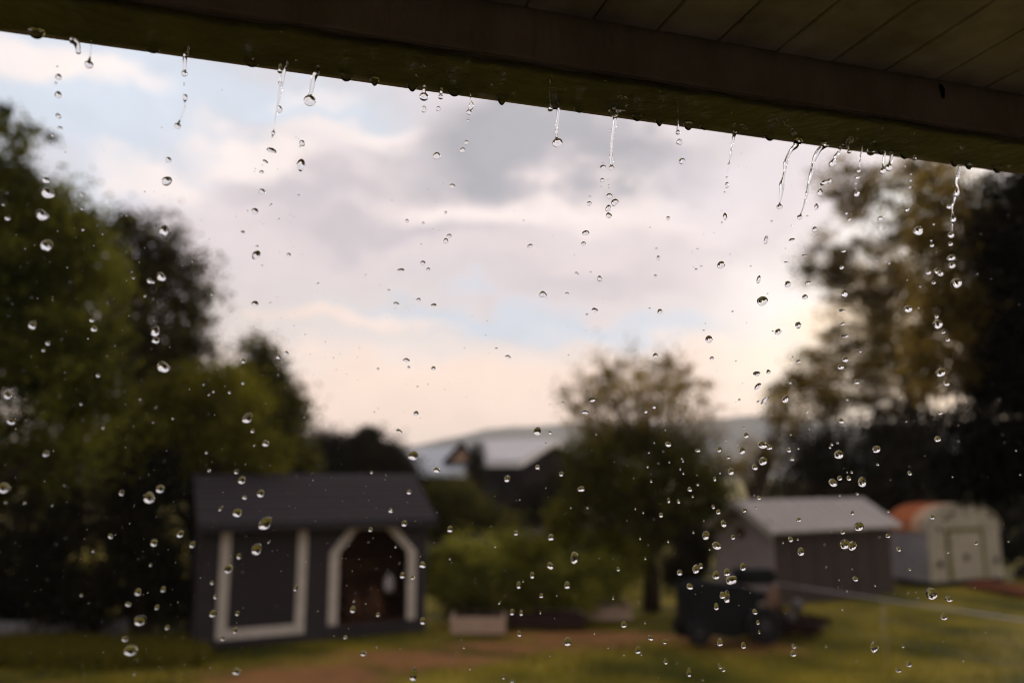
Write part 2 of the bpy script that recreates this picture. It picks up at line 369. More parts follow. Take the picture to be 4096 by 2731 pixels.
def hills(name, Y, prof, m, seed):
    r_ = np.random.default_rng(seed); vs_, fs = [], []; cols = 120; rows = 10
    pxs = np.linspace(-3500, 7500, cols); hx = np.array([p_[0] for p_ in prof]); hy = np.array([p_[1] for p_ in prof])
    for j in range(rows):
        f_ = j / (rows - 1)
        for i, px in enumerate(pxs):
            top = P(px, float(np.interp(px, hx, hy)), Y); zz = (top.z + r_.normal() * 1.2) * math.sin(f_ * math.pi / 2) ** 1.0
            vs_.append((top.x * (1 + .0), Y - 160 * (1 - f_), zz - .3))
    for i, px in enumerate(pxs): vs_.append((P(px, 1900, Y).x, Y + 200, -1))
    for j in range(rows):
        for i in range(cols - 1): fs.append((j * cols + i, j * cols + i + 1, (j + 1) * cols + i + 1, (j + 1) * cols + i))
    return tag(pyd(name, vs_, fs, m, None, True), kind='structure')
hills('hills', 900, [(-3500, 1800), (0, 1800), (1500, 1815), (1700, 1775), (1950, 1718), (2120, 1705), (2400, 1690), (2700, 1690), (2900, 1668), (3150, 1655), (3400, 1700), (4096, 1720), (7500, 1800)], M['hill'], 3)

# ------------------------------------------------------------------ porch roof over the camera
EA = R(72.8)
ED = Vector((math.sin(EA), math.cos(EA), 0)); EN = Vector((-math.cos(EA), math.sin(EA), 0))   # along the eave, and outwards
DOUT = .8 * EN.y                                                          # distance of the outer lip
ZLIP = CAMH + .8 * (ray(2048, 402).z / ray(2048, 402).y)
DIN = DOUT * (ZLIP - CAMH) / .8 / (ray(2048, 263).z / ray(2048, 263).y)
ZC = CAMH + (DIN / EN.y) * (ray(2048, 33).z / ray(2048, 33).y)
porch = empty('porch_roof', (0, 0, 0), 'dark porch roof edge with wet algae stained lip that the rain drips from', 'roof')
def pw_(s, d, z): return ED * s + EN * d + Vector((0, 0, z))
def pbox(name, s0, s1, d0, d1, z0, z1, m, bevel=0):
    v = [pw_(s, d, z) for s in (s0, s1) for d in (d0, d1) for z in (z0, z1)]
    o = pyd(name, v, BOXF, m, porch)
    if bevel:
        bm = bmesh.new(); bm.from_mesh(o.data); bmesh.ops.bevel(bm, geom=bm.edges[:], offset=bevel, segments=2, affect='EDGES'); bm.to_mesh(o.data); bm.free()
    return o
S0, S1 = -2.6, 6.5
pbox('beam', S0, S1, DIN, DOUT - .004, ZLIP + .0045, ZC + .03, M['beam'], .002)
# lip: the algae covered underside, finely uneven
vs_, fs = [], []; ns, nd = 500, 8
for i in range(ns + 1):
    s = S0 + (S1 - S0) * i / ns
    wob = .0010 * math.sin(s * 21) + .0008 * math.sin(s * 57 + 1) + .0006 * math.sin(s * 131)
    for j in range(nd + 1):
        d = DIN - .001 + (DOUT - DIN + .002) * j / nd
        vs_.append(pw_(s, d, ZLIP + wob * .6 + .0005 * math.sin(s * 90 + j * 1.7)))
for i in range(ns):
    for j in range(nd):
        a = i * (nd + 1) + j; fs.append((a, a + 1, a + nd + 2, a + nd + 1))
k0 = len(vs_)
lip = pyd('lip', vs_, fs, M['algae'], porch, True)
bm = bmesh.new(); bm.from_mesh(lip.data)
r_ = bmesh.ops.extrude_face_region(bm, geom=bm.faces[:]); bmesh.ops.translate(bm, verts=[e for e in r_['geom'] if isinstance(e, bmesh.types.BMVert)], vec=(0, 0, .004))
bmesh.ops.recalc_face_normals(bm, faces=bm.faces); bm.to_mesh(lip.data); bm.free()
pbox('fascia_board', S0, S1, DOUT + .0, DOUT + .018, ZLIP + .006, ZLIP + .16, M['beam'])
pbox('bead_moulding', S0, S1, DIN - .003, DIN - .0005, ZLIP + .008, ZLIP + .0115, M['beam'])
# ceiling panels with open joints
def s_at(px, py):
    d = ray(px, py); p_ = C0 + d * ((ZC - CAMH) / d.z); return p_.dot(ED)
sl = [s_at(x, y) for x, y in ((2374, 79), (2882, 170), (3336, 242), (3542, 285))]
pitch = (sl[3] - sl[0]) / 5.0
k0 = int(math.floor((S0 - sl[0]) / pitch)); k = k0
while sl[0] + k * pitch < S1:
    a = sl[0] + k * pitch
    o = pbox('soffit_panel', a + .0011, a + pitch - .0011, -2.6, DIN - .004, ZC + rnd.uniform(-.0006, .0006), ZC + .012, M['soffit'] if k % 2 else M['soffit_b'], .0012)
    k += 1
pbox('backing_board', S0, S1, -2.6, DIN, ZC + .013, ZC + .03, M['dark_gap'])
pbox('roof_deck', S0 - .2, S1 + .2, -2.7, DOUT + .10, ZLIP + .165, ZLIP + .20, M['roofing'])
# dark tab hanging from the joint between ceiling and beam
def on_in(px, py): return onplane(px, py, EN * DIN, EN)
a = on_in(3752, 345); b = on_in(3762, 400)
vs_, fs = tube_geo([a - EN * .003, a.lerp(b, .4) - EN * .005, b - EN * .004], [.0015, .0026, .0016], 8)
pyd('hanging_clip', vs_, fs, M['dark_gap'], porch, True)
# the house behind the camera
pbox('house_wall', S0, S1, -2.6, -2.45, 1.35, ZC, M['siding'])
pbox('porch_deck', S0, S1, -2.6, .9, 1.22, 1.3, M['deckwood'])

# ------------------------------------------------------------------ charcoal garden shed
A = G(775, 2600); B = G(1700, 2520)
ang = math.atan2(B.y - A.y, B.x - A.x); W = (B - A).length
shed = empty('garden_shed', (A.x, A.y, 0), 'charcoal garden shed with pale trimmed panel and arched doorway', 'shed', rz=ang)
fd = Vector((math.cos(ang), math.sin(ang), 0)); fn = Vector((-math.sin(ang), math.cos(ang), 0))
def sf(px, py):
    p_ = onplane(px, py, A, fn); return ((p_ - A).dot(fd), p_.z)
zt = sf(1240, 2085)[1] + .03; HW = zt
D = 2.3
dl = [sf(1345, 2530), sf(1345, 2215), sf(1432, 2115), sf(1545, 2112), sf(1622, 2208), sf(1622, 2530)]
x0, x1 = dl[0][0], dl[5][0]; zb = .22
dl[0] = (x0, zb); dl[5] = (x1, zb); dl[1] = (x0, dl[1][1]); dl[4] = (x1, dl[4][1])
# front wall in pieces round the doorway
prism('front_wall', [(0, .0), (x0, 0), (x0, dl[1][1]), dl[2], (dl[2][0], HW), (0, HW)], 0, .08, M['charcoal'], shed)
prism('front_wall', [(x1, .0), (W, 0), (W, HW), (dl[3][0], HW), dl[3], (x1, dl[4][1])], 0, .08, M['charcoal'], shed)
prism('front_wall', [(dl[2][0], dl[2][1]), (dl[3][0], dl[3][1]), (dl[3][0], HW), (dl[2][0], HW)], 0.002, .078, M['charcoal'], shed)
box('door_sill', x0, x1, 0.001, .12, 0, zb, M['charcoal_dark'], shed)
box('side_wall', 0, .08, .081, D, 0, HW, M['charcoal'], shed); box('side_wall', W - .08, W, .081, D, 0, HW, M['charcoal'], shed)
box('back_wall', .081, W - .081, D - .08, D, 0, HW, M['charcoal'], shed)
box('floor', .081, W - .081, .121, D - .081, .1, .2, M['brownwood'], shed)
box('inner_wall', x0 - .25, x0 - .2, .081, D - .081, .201, HW, M['brownwood'], shed)
box('inner_wall', x0 - .19, W - .082, 1.3, 1.35, .201, HW, M['brownwood'], shed)
for k_ in range(3):
    box('shelf', x0 - .18, W - .083, .95, 1.299, .55 + k_ * .42, .58 + k_ * .42, M['brownwood'], shed)
# roof
ov = .32; rz0 = HW - .02; D2 = D / 2; rz1 = 2.97
for sgn in (0, 1):
    e0 = (-.08, -ov if sgn == 0 else D + ov, rz0 - .06); r0 = (-.08, D2, rz1); tk = .05; Wl = W + .16
    v = [(-.08, e0[1], e0[2]), (-.08 + Wl, e0[1], e0[2]), (-.08 + Wl, D2, rz1), (-.08, D2, rz1)]
    v += [(a_, b_, c_ + tk) for a_, b_, c_ in v]
    rf = pyd('roof', v, [(0, 1, 2, 3), (7, 6, 5, 4), (0, 4, 5, 1), (1, 5, 6, 2), (2, 6, 7, 3), (3, 7, 4, 0)], M['shingle'], shed, world=False)
    if sgn == 0:
        rows = 9
        for k_ in range(rows):
            f0, f1 = k_ / rows, (k_ + 1) / rows
            ya = e0[1] + (D2 - e0[1]) * f0; yb = e0[1] + (D2 - e0[1]) * f1; za = e0[2] + (rz1 - e0[2]) * f0 + tk; zbq = e0[2] + (rz1 - e0[2]) * f1 + tk
            pyd('shingle_course', [(-.1, ya - .02, za + .022), (-.06 + Wl, ya - .02, za + .022), (-.06 + Wl, yb, zbq + .012), (-.1, yb, zbq + .012),
                                   (-.1, ya - .02, za + .002), (-.06 + Wl, ya - .02, za + .002), (-.06 + Wl, yb, zbq + .002), (-.1, yb, zbq + .002)],
                [(0, 1, 2, 3), (7, 6, 5, 4), (0, 4, 5, 1), (1, 5, 6, 2), (2, 6, 7, 3), (3, 7, 4, 0)], M['shingle'] if k_ % 2 else M['shingle_b'], rf, world=False)
for xx in (0, W - .06):
    prism('gable', [(0, HW), (D, HW), (D2, rz1 - .04)], xx, xx + .06, M['charcoal'], shed)
    o = COL.objects[-1]; me = o.data
    for v_ in me.vertices: v_.co = Vector((v_.co.y, v_.co.x, v_.co.z))
box('roof_trim', -.08, W + .08, -ov - .03, -ov - .002, rz0 - .13, rz0 - .02, M['shingle_b'], shed)
# pale trim round the blank panel
fl = sf(868, 2555); fr_ = sf(1222, 2555); wv = sf(912, 2400)[0] - sf(870, 2400)[0]
xl0 = sf(872, 2350)[0]; xr1 = sf(1222, 2350)[0]; zbt = sf(1045, 2545)[1]; ztp = HW - .16
box('panel', xl0 + wv * .9, xr1 - wv * .9, -.015, -.001, zbt, ztp, M['charcoal_dark'], shed)
box('trim_board', xl0, xl0 + wv, -.045, -.016, zbt, ztp + .02, M['cream'], shed, .004)
box('trim_board', xr1 - wv, xr1, -.045, -.016, zbt, ztp + .02, M['cream'], shed, .004)
box('trim_board', xl0 + wv + .002, xr1 - wv - .002, -.043, -.016, zbt, zbt + wv, M['cream'], shed, .004)
box('header_board', xl0 - .1, xr1 + .06, -.075, -.047, ztp - .02, HW - .06, M['brownwood'], shed)
def band(a, b, w, name='trim_board'):
    a = Vector(a); b = Vector(b); d_ = (b - a).normalized(); nn = Vector((-d_.y, d_.x)) * w
    return prism(name, [tuple(a), tuple(b), tuple(b + nn), tuple(a + nn)], -.045, -.004, M['cream'], shed)
box('trim_board', x0 - wv, x0, -.045, -.004, zb + .02, dl[1][1] + .02, M['cream'], shed, .004)
box('trim_board', x1, x1 + wv, -.045, -.004, zb + .02, dl[4][1] + .02, M['cream'], shed, .004)
o_ = (x0 - wv, dl[1][1] + .021); prism('trim_board', [(x0, dl[1][1] + .021), dl[2], (dl[2][0] - wv * .45, dl[2][1] + wv * .9), o_], -.045, -.004, M['cream'], shed)
prism('trim_board', [(x1 + wv, dl[4][1] + .021), (dl[3][0] + wv * .45, dl[3][1] + wv * .9), dl[3], (x1, dl[4][1] + .021)], -.045, -.004, M['cream'], shed)
prism('trim_board', [(dl[2][0] + .002, dl[2][1]), (dl[3][0] - .002, dl[3][1]), (dl[3][0] + wv * .45 - .002, dl[3][1] + wv * .9), (dl[2][0] - wv * .45 + .002, dl[2][1] + wv * .9)], -.044, -.004, M['cream'], shed)
# jug hanging inside the doorway
jc = onplane(1556, 2330, A + fn * .35, fn)
jug = empty('plastic_jug', (jc.x, jc.y, jc.z - .16), 'white plastic jug hanging inside the arched shed doorway', 'jug')
prof = [(.001, 0), (.085, .005), (.10, .05), (.10, .2), (.075, .27), (.03, .31), (.03, .34), (.001, .341)]
def lathe(name, prof, m, parent, seg=20, center=(0, 0, 0)):
    v, f = [], []
    for r_, z_ in prof:
        for k_ in range(seg):
            a_ = 2 * math.pi * k_ / seg; v.append((center[0] + r_ * math.cos(a_), center[1] + r_ * math.sin(a_), center[2] + z_))
    for i in range(len(prof) - 1):
        for k_ in range(seg): f.append((i * seg + k_, i * seg + (k_ + 1) % seg, (i + 1) * seg + (k_ + 1) % seg, (i + 1) * seg + k_))
    return pyd(name, v, f, m, parent, True, world=False)
lathe('body', prof, M['whiteplastic'], jug)
vs_, fs = tube_geo([Vector((0, 0, .342)), Vector((0, 0, .75)), Vector((0, 0, HW - jug.location.z))], [.004] * 3, 6)
pyd('cord', vs_, fs, M['black'], jug, world=False)
# red-brown sacks on the shed floor
for (bx, by, r_, lb) in ((1415, 2440, .2, 'brown sack slumped at the left of the arched doorway floor'), (1500, 2420, .24, 'bulky brown sack behind the middle of the arched doorway')):
    c = onplane(bx, by, A + fn * .7, fn)
    me = bpy.data.meshes.new('sack'); bm = bmesh.new(); bmesh.ops.create_icosphere(bm, subdivisions=3, radius=1)
    for v_ in bm.verts:
        v_.co *= 1 + .12 * math.sin(v_.co.x * 5 + v_.co.z * 3) + .05 * math.sin(v_.co.y * 9); v_.co = Vector((v_.co.x * r_, v_.co.y * r_ * .8, max(v_.co.z, -.75) * r_ * 1.5))
    bm.to_mesh(me); bm.free()
    o = link('sack', me, M['brownwood'], None, True); o.location = (c.x, c.y, .2 + .75 * r_ * 1.5); tag(o, lb, 'sack')

# ------------------------------------------------------------------ storage shed with sky-lit lilac gable and pale metal roof
Cn = G(3108, 2428); E_ = G(3572, 2372); ang2 = math.atan2(E_.y - Cn.y, E_.x - Cn.x); L2 = (E_ - Cn).length
ld = Vector((math.cos(ang2), math.sin(ang2), 0)); ln_ = Vector((-math.sin(ang2), math.cos(ang2), 0))
u_ = (2868 - 2048) / FPX / CP
wg = 2.2
for it in range(30):
    p_ = Cn + ln_ * wg; uu = (p_.x) / (p_.y * CP + (1.2 - CAMH) * SP); wg += (uu - (2868 - 2048) / FPX) * 6
    wg = max(.5, min(6, wg))

gs = empty('storage_shed', (Cn.x, Cn.y, 0), 'lilac grey gabled storage shed with pale metal roof and brown side', 'shed', rz=ang2)
hz = onplane(3115, 2112, Cn, ln_).z; pk = hz + .55
gd_ = ln_
# local: x along the long side, y across the gable
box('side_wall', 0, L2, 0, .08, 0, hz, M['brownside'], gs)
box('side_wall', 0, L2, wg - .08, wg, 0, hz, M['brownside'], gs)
def yz(name, poly, xa, xb, m, parent):
    n = len(poly); v = [(xa, a_, b_) for a_, b_ in poly] + [(xb, a_, b_) for a_, b_ in poly]
    f = [tuple(range(n)), tuple(range(2 * n - 1, n - 1, -1))] + [(i, (i + 1) % n, (i + 1) % n + n, i + n) for i in range(n)]
    return pyd(name, v, f, m, parent, world=False)
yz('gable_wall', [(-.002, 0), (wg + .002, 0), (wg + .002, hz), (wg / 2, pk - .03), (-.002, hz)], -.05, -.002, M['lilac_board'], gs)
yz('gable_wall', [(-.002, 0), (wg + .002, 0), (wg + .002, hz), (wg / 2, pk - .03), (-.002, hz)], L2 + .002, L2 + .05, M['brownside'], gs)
k_ = 0; z = .15
while z < hz:
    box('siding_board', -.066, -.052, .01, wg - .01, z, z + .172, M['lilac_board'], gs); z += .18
slope = (pk - hz) / (wg / 2); o3 = .22; xr0, xr1_ = -.28, L2 + .3
for sg in (0, 1):
    ye = -o3 if sg == 0 else wg + o3; ze = hz - slope * o3
    a_, b_, c_, d_ = (xr0, ye, ze + .03), (xr1_, ye, ze + .03), (xr1_, wg / 2, pk + .03), (xr0, wg / 2, pk + .03)
    v = [a_, b_, c_, d_] + [(q[0], q[1], q[2] + .05) for q in (a_, b_, c_, d_)]
    rf = pyd('roof', v, [(0, 1, 2, 3), (7, 6, 5, 4), (0, 4, 5, 1), (1, 5, 6, 2), (2, 6, 7, 3), (3, 7, 4, 0)], M['metalroof'], gs, world=False)
    for q in range(12):
        xx = xr0 + .03 + (xr1_ - xr0 - .06) * q / 11
        v = [(xx - .012, ye, ze + .081), (xx + .012, ye, ze + .081), (xx + .012, wg / 2, pk + .081), (xx - .012, wg / 2, pk + .081)]; v += [(w_[0], w_[1], w_[2] + .025) for w_ in v]
        pyd('standing_seam', v, [(0, 1, 2, 3), (7, 6, 5, 4), (0, 4, 5, 1), (1, 5, 6, 2), (2, 6, 7, 3), (3, 7, 4, 0)], M['metalroof'], rf, world=False)
    yz('rake_board', [(ye, ze - .08), (wg / 2, pk - .08), (wg / 2, pk + .028), (ye, ze + .028)], xr0 - .02, xr0 + .0, M['metalroof'], gs)
lathe('vent', [(.001, 0), (.13, .002), (.15, .02), (.15, .05), (.001, .052)], M['brownwood'], gs)
o = COL.objects[-1]; 
for v_ in o.data.vertices: v_.co = Vector((-.07 - v_.co.z * .6, v_.co.x + wg * .52, v_.co.y + hz - .12))
for q in range(1, 6):
    box('batten', L2 * q / 6 - .02, L2 * q / 6 + .02, -.022, -.002, .05, hz - .02, M['brownside'], gs)

# ------------------------------------------------------------------ rounded cream metal shed with rusty roof
A3 = G(3728, 2352); B3 = G(4016, 2328); an3 = math.atan2(B3.y - A3.y, B3.x - A3.x); W3 = (B3 - A3).length
f3 = Vector((math.cos(an3), math.sin(an3), 0)); n3 = Vector((-math.sin(an3), math.cos(an3), 0))
ms = empty('metal_shed', (A3.x, A3.y, 0), 'rounded cream metal shed with orange rusted roof beyond the storage shed', 'shed', rz=an3)
def m3(px, py):
    p_ = onplane(px, py, A3, n3); return ((p_ - A3).dot(f3), p_.z)
zs = m3(3740, 2128)[1]; ztop = m3(3868, 2016)[1]
d3 = 2.0
for it in range(40):
    p_ = A3 + n3 * d3; uu = p_.x / (p_.y * CP + (1.0 - CAMH) * SP); d3 += (uu - (3560 - 2048) / FPX) * 8; d3 = max(.6, min(5, d3))
arch = [(0, zs)]
for q in range(1, 12):
    a_ = math.pi * (1 - q / 12); cx_ = math.cos(a_); sx_ = math.sin(a_)
    arch.append((W3 / 2 + W3 / 2 * math.copysign(abs(cx_) ** .85, cx_), zs + (ztop - zs) * abs(sx_) ** .8))
arch.append((W3, zs))
box('base', .0, W3, .02, d3, 0, .14, M['black'], ms)  # black block in place of the shadow gap under the raised shed
prism('front_wall', [(0, .15), (0, zs)] + arch[1:-1] + [(W3, zs), (W3, .15)], 0, .04, M['creammetal'], ms)
prism('back_wall', [(0, .15), (0, zs)] + arch[1:-1] + [(W3, zs), (W3, .15)], d3 - .04, d3, M['creammetal'], ms)
box('side_wall', 0, .04, .041, d3 - .041, .15, zs, M['greymetal'], ms); box('side_wall', W3 - .04, W3, .041, d3 - .041, .15, zs, M['greymetal'], ms)
def shell(y0, y1, m, nm):
    n = len(arch); c = Vector((W3 / 2, zs)); out = [(c + (Vector(p_) - c) * 1.03) for p_ in arch]; inn = [(c + (Vector(p_) - c) * 1.003) for p_ in arch]
    v = [(p_[0], y, p_[1]) for y in (y0, y1) for lst in (inn, out) for p_ in lst]; f = []
    for i in range(n - 1):
        f += [(i, i + 1, n + i + 1, n + i), (2 * n + i, 3 * n + i, 3 * n + i + 1, 2 * n + i + 1), (n + i, n + i + 1, 3 * n + i + 1, 3 * n + i), (i, 2 * n + i, 2 * n + i + 1, i + 1)]
    f += [(0, n, 3 * n, 2 * n), (n - 1, 3 * n - 1, 4 * n - 1, 2 * n - 1)]
    return pyd(nm, v, f, m, ms, world=False)
shell(-.05, d3 * .12, M['creammetal'], 'roof_sheet'); tag(shell(d3 * .121, d3 * .4, M['palerust'], 'roof_sheet'), 'peach faded roof sheet')
tag(shell(d3 * .401, d3 + .05, M['rust'], 'roof_sheet'), 'orange rusted roof sheet')
dx0, dz1 = m3(3792, 2126); dx1, _ = m3(3922, 2126); dx0 -= .02
box('door', dx0 + .05, dx1 - .05, -.03, -.002, .2, dz1 - .03, M['creammetal'], ms, .006)
box('door_frame', dx0 - .09, dx0 + .045, -.04, -.002, .2, dz1 + .1, M['olive'], ms); box('door_frame', dx1 - .045, dx1 + .09, -.04, -.002, .2, dz1 + .1, M['olive'], ms)
box('door_frame', dx0 + .047, dx1 - .047, -.038, -.002, dz1 - .02, dz1 + .1, M['olive'], ms)
for (hx_, hz_) in ((3860, 2225), (3755, 2252), (3980, 2237)):
    a_ = m3(hx_, hz_); box('latch', a_[0] - .06, a_[0] + .06, -.09, -.041 if hx_ != 3860 else -.031, a_[1] - .09, a_[1] + .07, M['hubgrey' if hx_ != 3755 else 'tyre'], ms, .01)
# rusty red ramp boards in front of it
ra, rb = G(3850, 2352), G(4150, 2400)
rp_ = empty('plank_ramp', (ra.x, ra.y, 0), 'rusty red planks lying in front of the rounded metal shed', 'planks', rz=math.atan2(rb.y - ra.y, rb.x - ra.x))
for q in range(5):
    o = box('plank', rnd.uniform(-.1, .1), (rb - ra).length + rnd.uniform(-.2, .2), q * .2, q * .2 + .17, .06 + .03 * q, .10 + .03 * q, M['redplank'], rp_)
    o.rotation_euler = (rnd.uniform(-.04, .04), 0, rnd.uniform(-.02, .02))

# ------------------------------------------------------------------ garden tractor, black
tp = G(2900, 2560); ty = tp.y
tr = empty('garden_tractor', (tp.x, tp.y, 0), 'black garden tractor parked between the planters and lilac grey shed', 'tractor', rz=R(8))
def lx(px, py): 
    p_ = P(px, py, ty); return (p_.x - tp.x, p_.z)
hb = [lx(2722, 2500), lx(2718, 2335), lx(2760, 2318), lx(2960, 2335), lx(3010, 2360), lx(3010, 2520), lx(2900, 2540)]
o = prism('hood', hb, -.35, .35, M['black'], tr)
bm = bmesh.new(); bm.from_mesh(o.data); bmesh.ops.bevel(bm, geom=bm.edges[:], offset=.04, segments=2, affect='EDGES'); bm.to_mesh(o.data); bm.free()
a_ = lx(2950, 2272); b_ = lx(3095, 2330)
box('seat_back', a_[0], b_[0], -.26, .26, b_[1] - .02, a_[1], M['black'], tr, .05)
a_ = lx(3010, 2330); b_ = lx(3110, 2400); box('seat', a_[0] - .12, a_[0] + .42, -.24, .24, b_[1], b_[1] + .14, M['black'], tr, .04)
a_ = lx(3058, 2385)
me = bpy.data.meshes.new('fender'); bm = bmesh.new(); bmesh.ops.create_uvsphere(bm, u_segments=20, v_segments=12, radius=1)
for v_ in bm.verts: v_.co = Vector((v_.co.x * .13, v_.co.y * .1, v_.co.z * .26))
bmesh.ops.rotate(bm, verts=bm.verts, cent=(0, 0, 0), matrix=Matrix.Rotation(R(18), 3, 'Y')); bm.to_mesh(me); bm.free()
o = link('fender_pad', me, M['tanpad'], tr, True); o.location = (a_[0], -.42, a_[1])
def wheel(x, y, r_, w_):
    v, f = [], []; prof = [(r_ * .55, -w_ / 2), (r_ * .9, -w_ / 2), (r_, -w_ * .3), (r_, w_ * .3), (r_ * .9, w_ / 2), (r_ * .55, w_ / 2)]; sg = 24
    for a2, y2 in prof:
        for k_ in range(sg):
            an = 2 * math.pi * k_ / sg; v.append((a2 * math.cos(an), y2, a2 * math.sin(an)))
    n = len(prof)
    for i in range(n):
        for k_ in range(sg): f.append((i * sg + k_, i * sg + (k_ + 1) % sg, ((i + 1) % n) * sg + (k_ + 1) % sg, ((i + 1) % n) * sg + k_))
    ty_ = pyd('tyre', v, f, M['tyre'], tr, True, world=False); ty_.location = (x, y, r_)
    v, f = [], []; prof = [(.001, -w_ * .36), (r_ * .3, -w_ * .42), (r_ * .54, -w_ * .3), (r_ * .54, w_ * .3), (.001, w_ * .36)]
    for a2, y2 in prof:
        for k_ in range(sg):
            an = 2 * math.pi * k_ / sg; v.append((a2 * math.cos(an), y2, a2 * math.sin(an)))
    for i in range(len(prof) - 1):
        for k_ in range(sg): f.append((i * sg + k_, i * sg + (k_ + 1) % sg, (i + 1) * sg + (k_ + 1) % sg, (i + 1) * sg + k_))
    h = pyd('hub', v, f, M['hubgrey'], ty_, True, world=False)
wx = lx(3018, 2480)[0]
wheel(wx, -.45, .33, .22); wheel(wx, .45, .33, .22); wheel(lx(2760, 2500)[0], -.38, .22, .15); wheel(lx(2760, 2500)[0], .38, .22, .15)
vs_, fs = [], []; cx_, cz_ = lx(2945, 2290)
ring = [Vector((cx_ + .05 * math.cos(2 * math.pi * k_ / 20), .17 * math.sin(2 * math.pi * k_ / 20), cz_ + .17 * math.cos(2 * math.pi * k_ / 20) * .4)) for k_ in range(21)]
tube_geo(ring, [.014] * 21, 6, vs_, fs); tube_geo([Vector((cx_, 0, cz_)), Vector((cx_ - .15, 0, cz_ - .35))], [.02, .02], 8, vs_, fs)
pyd('steering_wheel', vs_, fs, M['black'], tr, True, world=False)
# mulch heap right of the tractor
mp_ = crown_pts([(3150, 2495, ty + .6, 120, 60), (3090, 2500, ty + .9, 110, 70), (3230, 2500, ty + .9, 90, 40)], 90, 60, .12, .2)
hp = G(3160, 2530); o = leaves('leaf_pile', mp_[0], .07, M['leaf_maroon'], None, mp_[1]); tag(o, 'heap of dark maroon leaves beside the black tractor', 'leaf pile', kind='stuff')
for (x, y, r_, lb) in ((3185, 2420, .12, 'grey rounded rock on top of the maroon leaf heap'), (3165, 2465, .09, 'smaller dull rock low in the maroon leaf heap')):
    me = bpy.data.meshes.new('rock'); bm = bmesh.new(); bmesh.ops.create_icosphere(bm, subdivisions=2, radius=r_)
    for v_ in bm.verts: v_.co *= 1 + rnd.uniform(-.12, .12)
    bm.to_mesh(me); bm.free(); o = link('rock', me, M['fence'], None, True); o.location = P(x, y, ty + .35); tag(o, lb, 'rock')

# ------------------------------------------------------------------ thin rail fence in front at the right
ZR = .95
fe = empty('rail_fence', (G(3530, 2402, ZR).x, G(3530, 2402, ZR).y, 0), 'thin grey metal rail fence crossing the lawn in front of the sheds', 'fence')
pa, pb = G(2960, 2312, ZR), G(4110, 2482, ZR); dd = (pb - pa).normalized()
q0 = pa - dd * .4; q1 = pb + dd * 3
pyd('rail', *tube_geo([q0, q0.lerp(q1, .5), q1], [.012] * 3, 10), M['greyrail'], fe, True)
pm = G(3530, 2402, ZR)
for k_ in (-2, -1, 0, 1, 2):
    p_ = pm + dd * (k_ * 2.6)
    if (p_ - q0).dot(dd) < 0 or (q1 - p_).dot(dd) < 0: continue
    pyd('post', *tube_geo([Vector((p_.x, p_.y, -.1)), Vector((p_.x, p_.y, ZR - .022))], [.006] * 2, 8), M['greyrail'], fe, True)
for zz in (.62, .32):
    pyd('wire', *tube_geo([Vector((q0.x, q0.y, zz)), Vector((q1.x, q1.y, zz))], [.002] * 2, 5), M['greyrail'], fe, True)

# ------------------------------------------------------------------ planters and low wall
def planter(pxl, pxr, pyb, pyt, deep, m, label, grp, rz=0.0):
    a, b = G(pxl, pyb), G(pxr, pyb); h = P((pxl + pxr) / 2, pyt, a.y).z; w_ = (b - a).length
    o = empty('planter_box', (a.x, a.y, 0), label, 'planter', grp, rz)
    box('front_board', 0, w_, 0, .05, 0, h, m, o, .008); box('back_board', 0, w_, deep - .05, deep, 0, h, M['tan_wood'], o)
    box('side_board', 0, .05, .051, deep - .051, 0, h - .01, m, o); box('side_board', w_ - .05, w_, .051, deep - .051, 0, h - .01, M['tan_wood'], o)
    box('soil', .051, w_ - .051, .051, deep - .051, 0, h - .03, M['soil'], o)
    return o
planter(1800, 2022, 2535, 2468, .9, M['tan_wood'], 'weathered tan planter box just right of the charcoal shed', 'raised planters')
planter(2345, 2530, 2482, 2424, .9, M['tan_wood'], 'weathered tan planter box left of the black tractor', 'raised planters')
planter(2030, 2340, 2510, 2455, .6, M['soil'], 'dark soil stained planter box between the two tan planters', 'raised planters')
a, b = G(-60, 2545), G(495, 2530)
lw = empty('low_wall', (a.x, a.y, 0), 'low grey concrete block wall under the left hedge', 'wall', rz=math.atan2(b.y - a.y, b.x - a.x))
lwW = (b - a).length; nb = 9
for k_ in range(nb):
    box('block', k_ * lwW / nb + .006, (k_ + 1) * lwW / nb - .006, rnd.uniform(-.01, .01), .22, -.05, .24 + rnd.uniform(-.015, .015), M['concrete'], lw, .01)

# ------------------------------------------------------------------ back fence and neighbour houses
YF = 29.0
xa, xb = P(1690, 2200, YF).x, P(2560, 2200, YF).x
bf = empty('board_fence', (xa, YF, 0), 'long grey board fence behind the garden bushes', 'fence')
nbf = 40; wbf = (xb - xa) / nbf
me0 = None
for k_ in range(nbf):
    hgt = 1.05 + .12 * math.sin(k_ / nbf * math.pi)
    box('board', k_ * wbf + .008, (k_ + 1) * wbf - .008, 0, .025, .03, hgt + rnd.uniform(-.015, .015), M['fence'], bf)
box('rail', 0, xb - xa, .027, .07, .3, .38, M['fence'], bf); box('rail', 0, xb - xa, .027, .07, .8, .88, M['fence'], bf)
for k_ in range(5): box('post', (xb - xa) * k_ / 4 - .05, (xb - xa) * k_ / 4 + .05, .072, .17, 0, 1.1, M['fence'], bf)

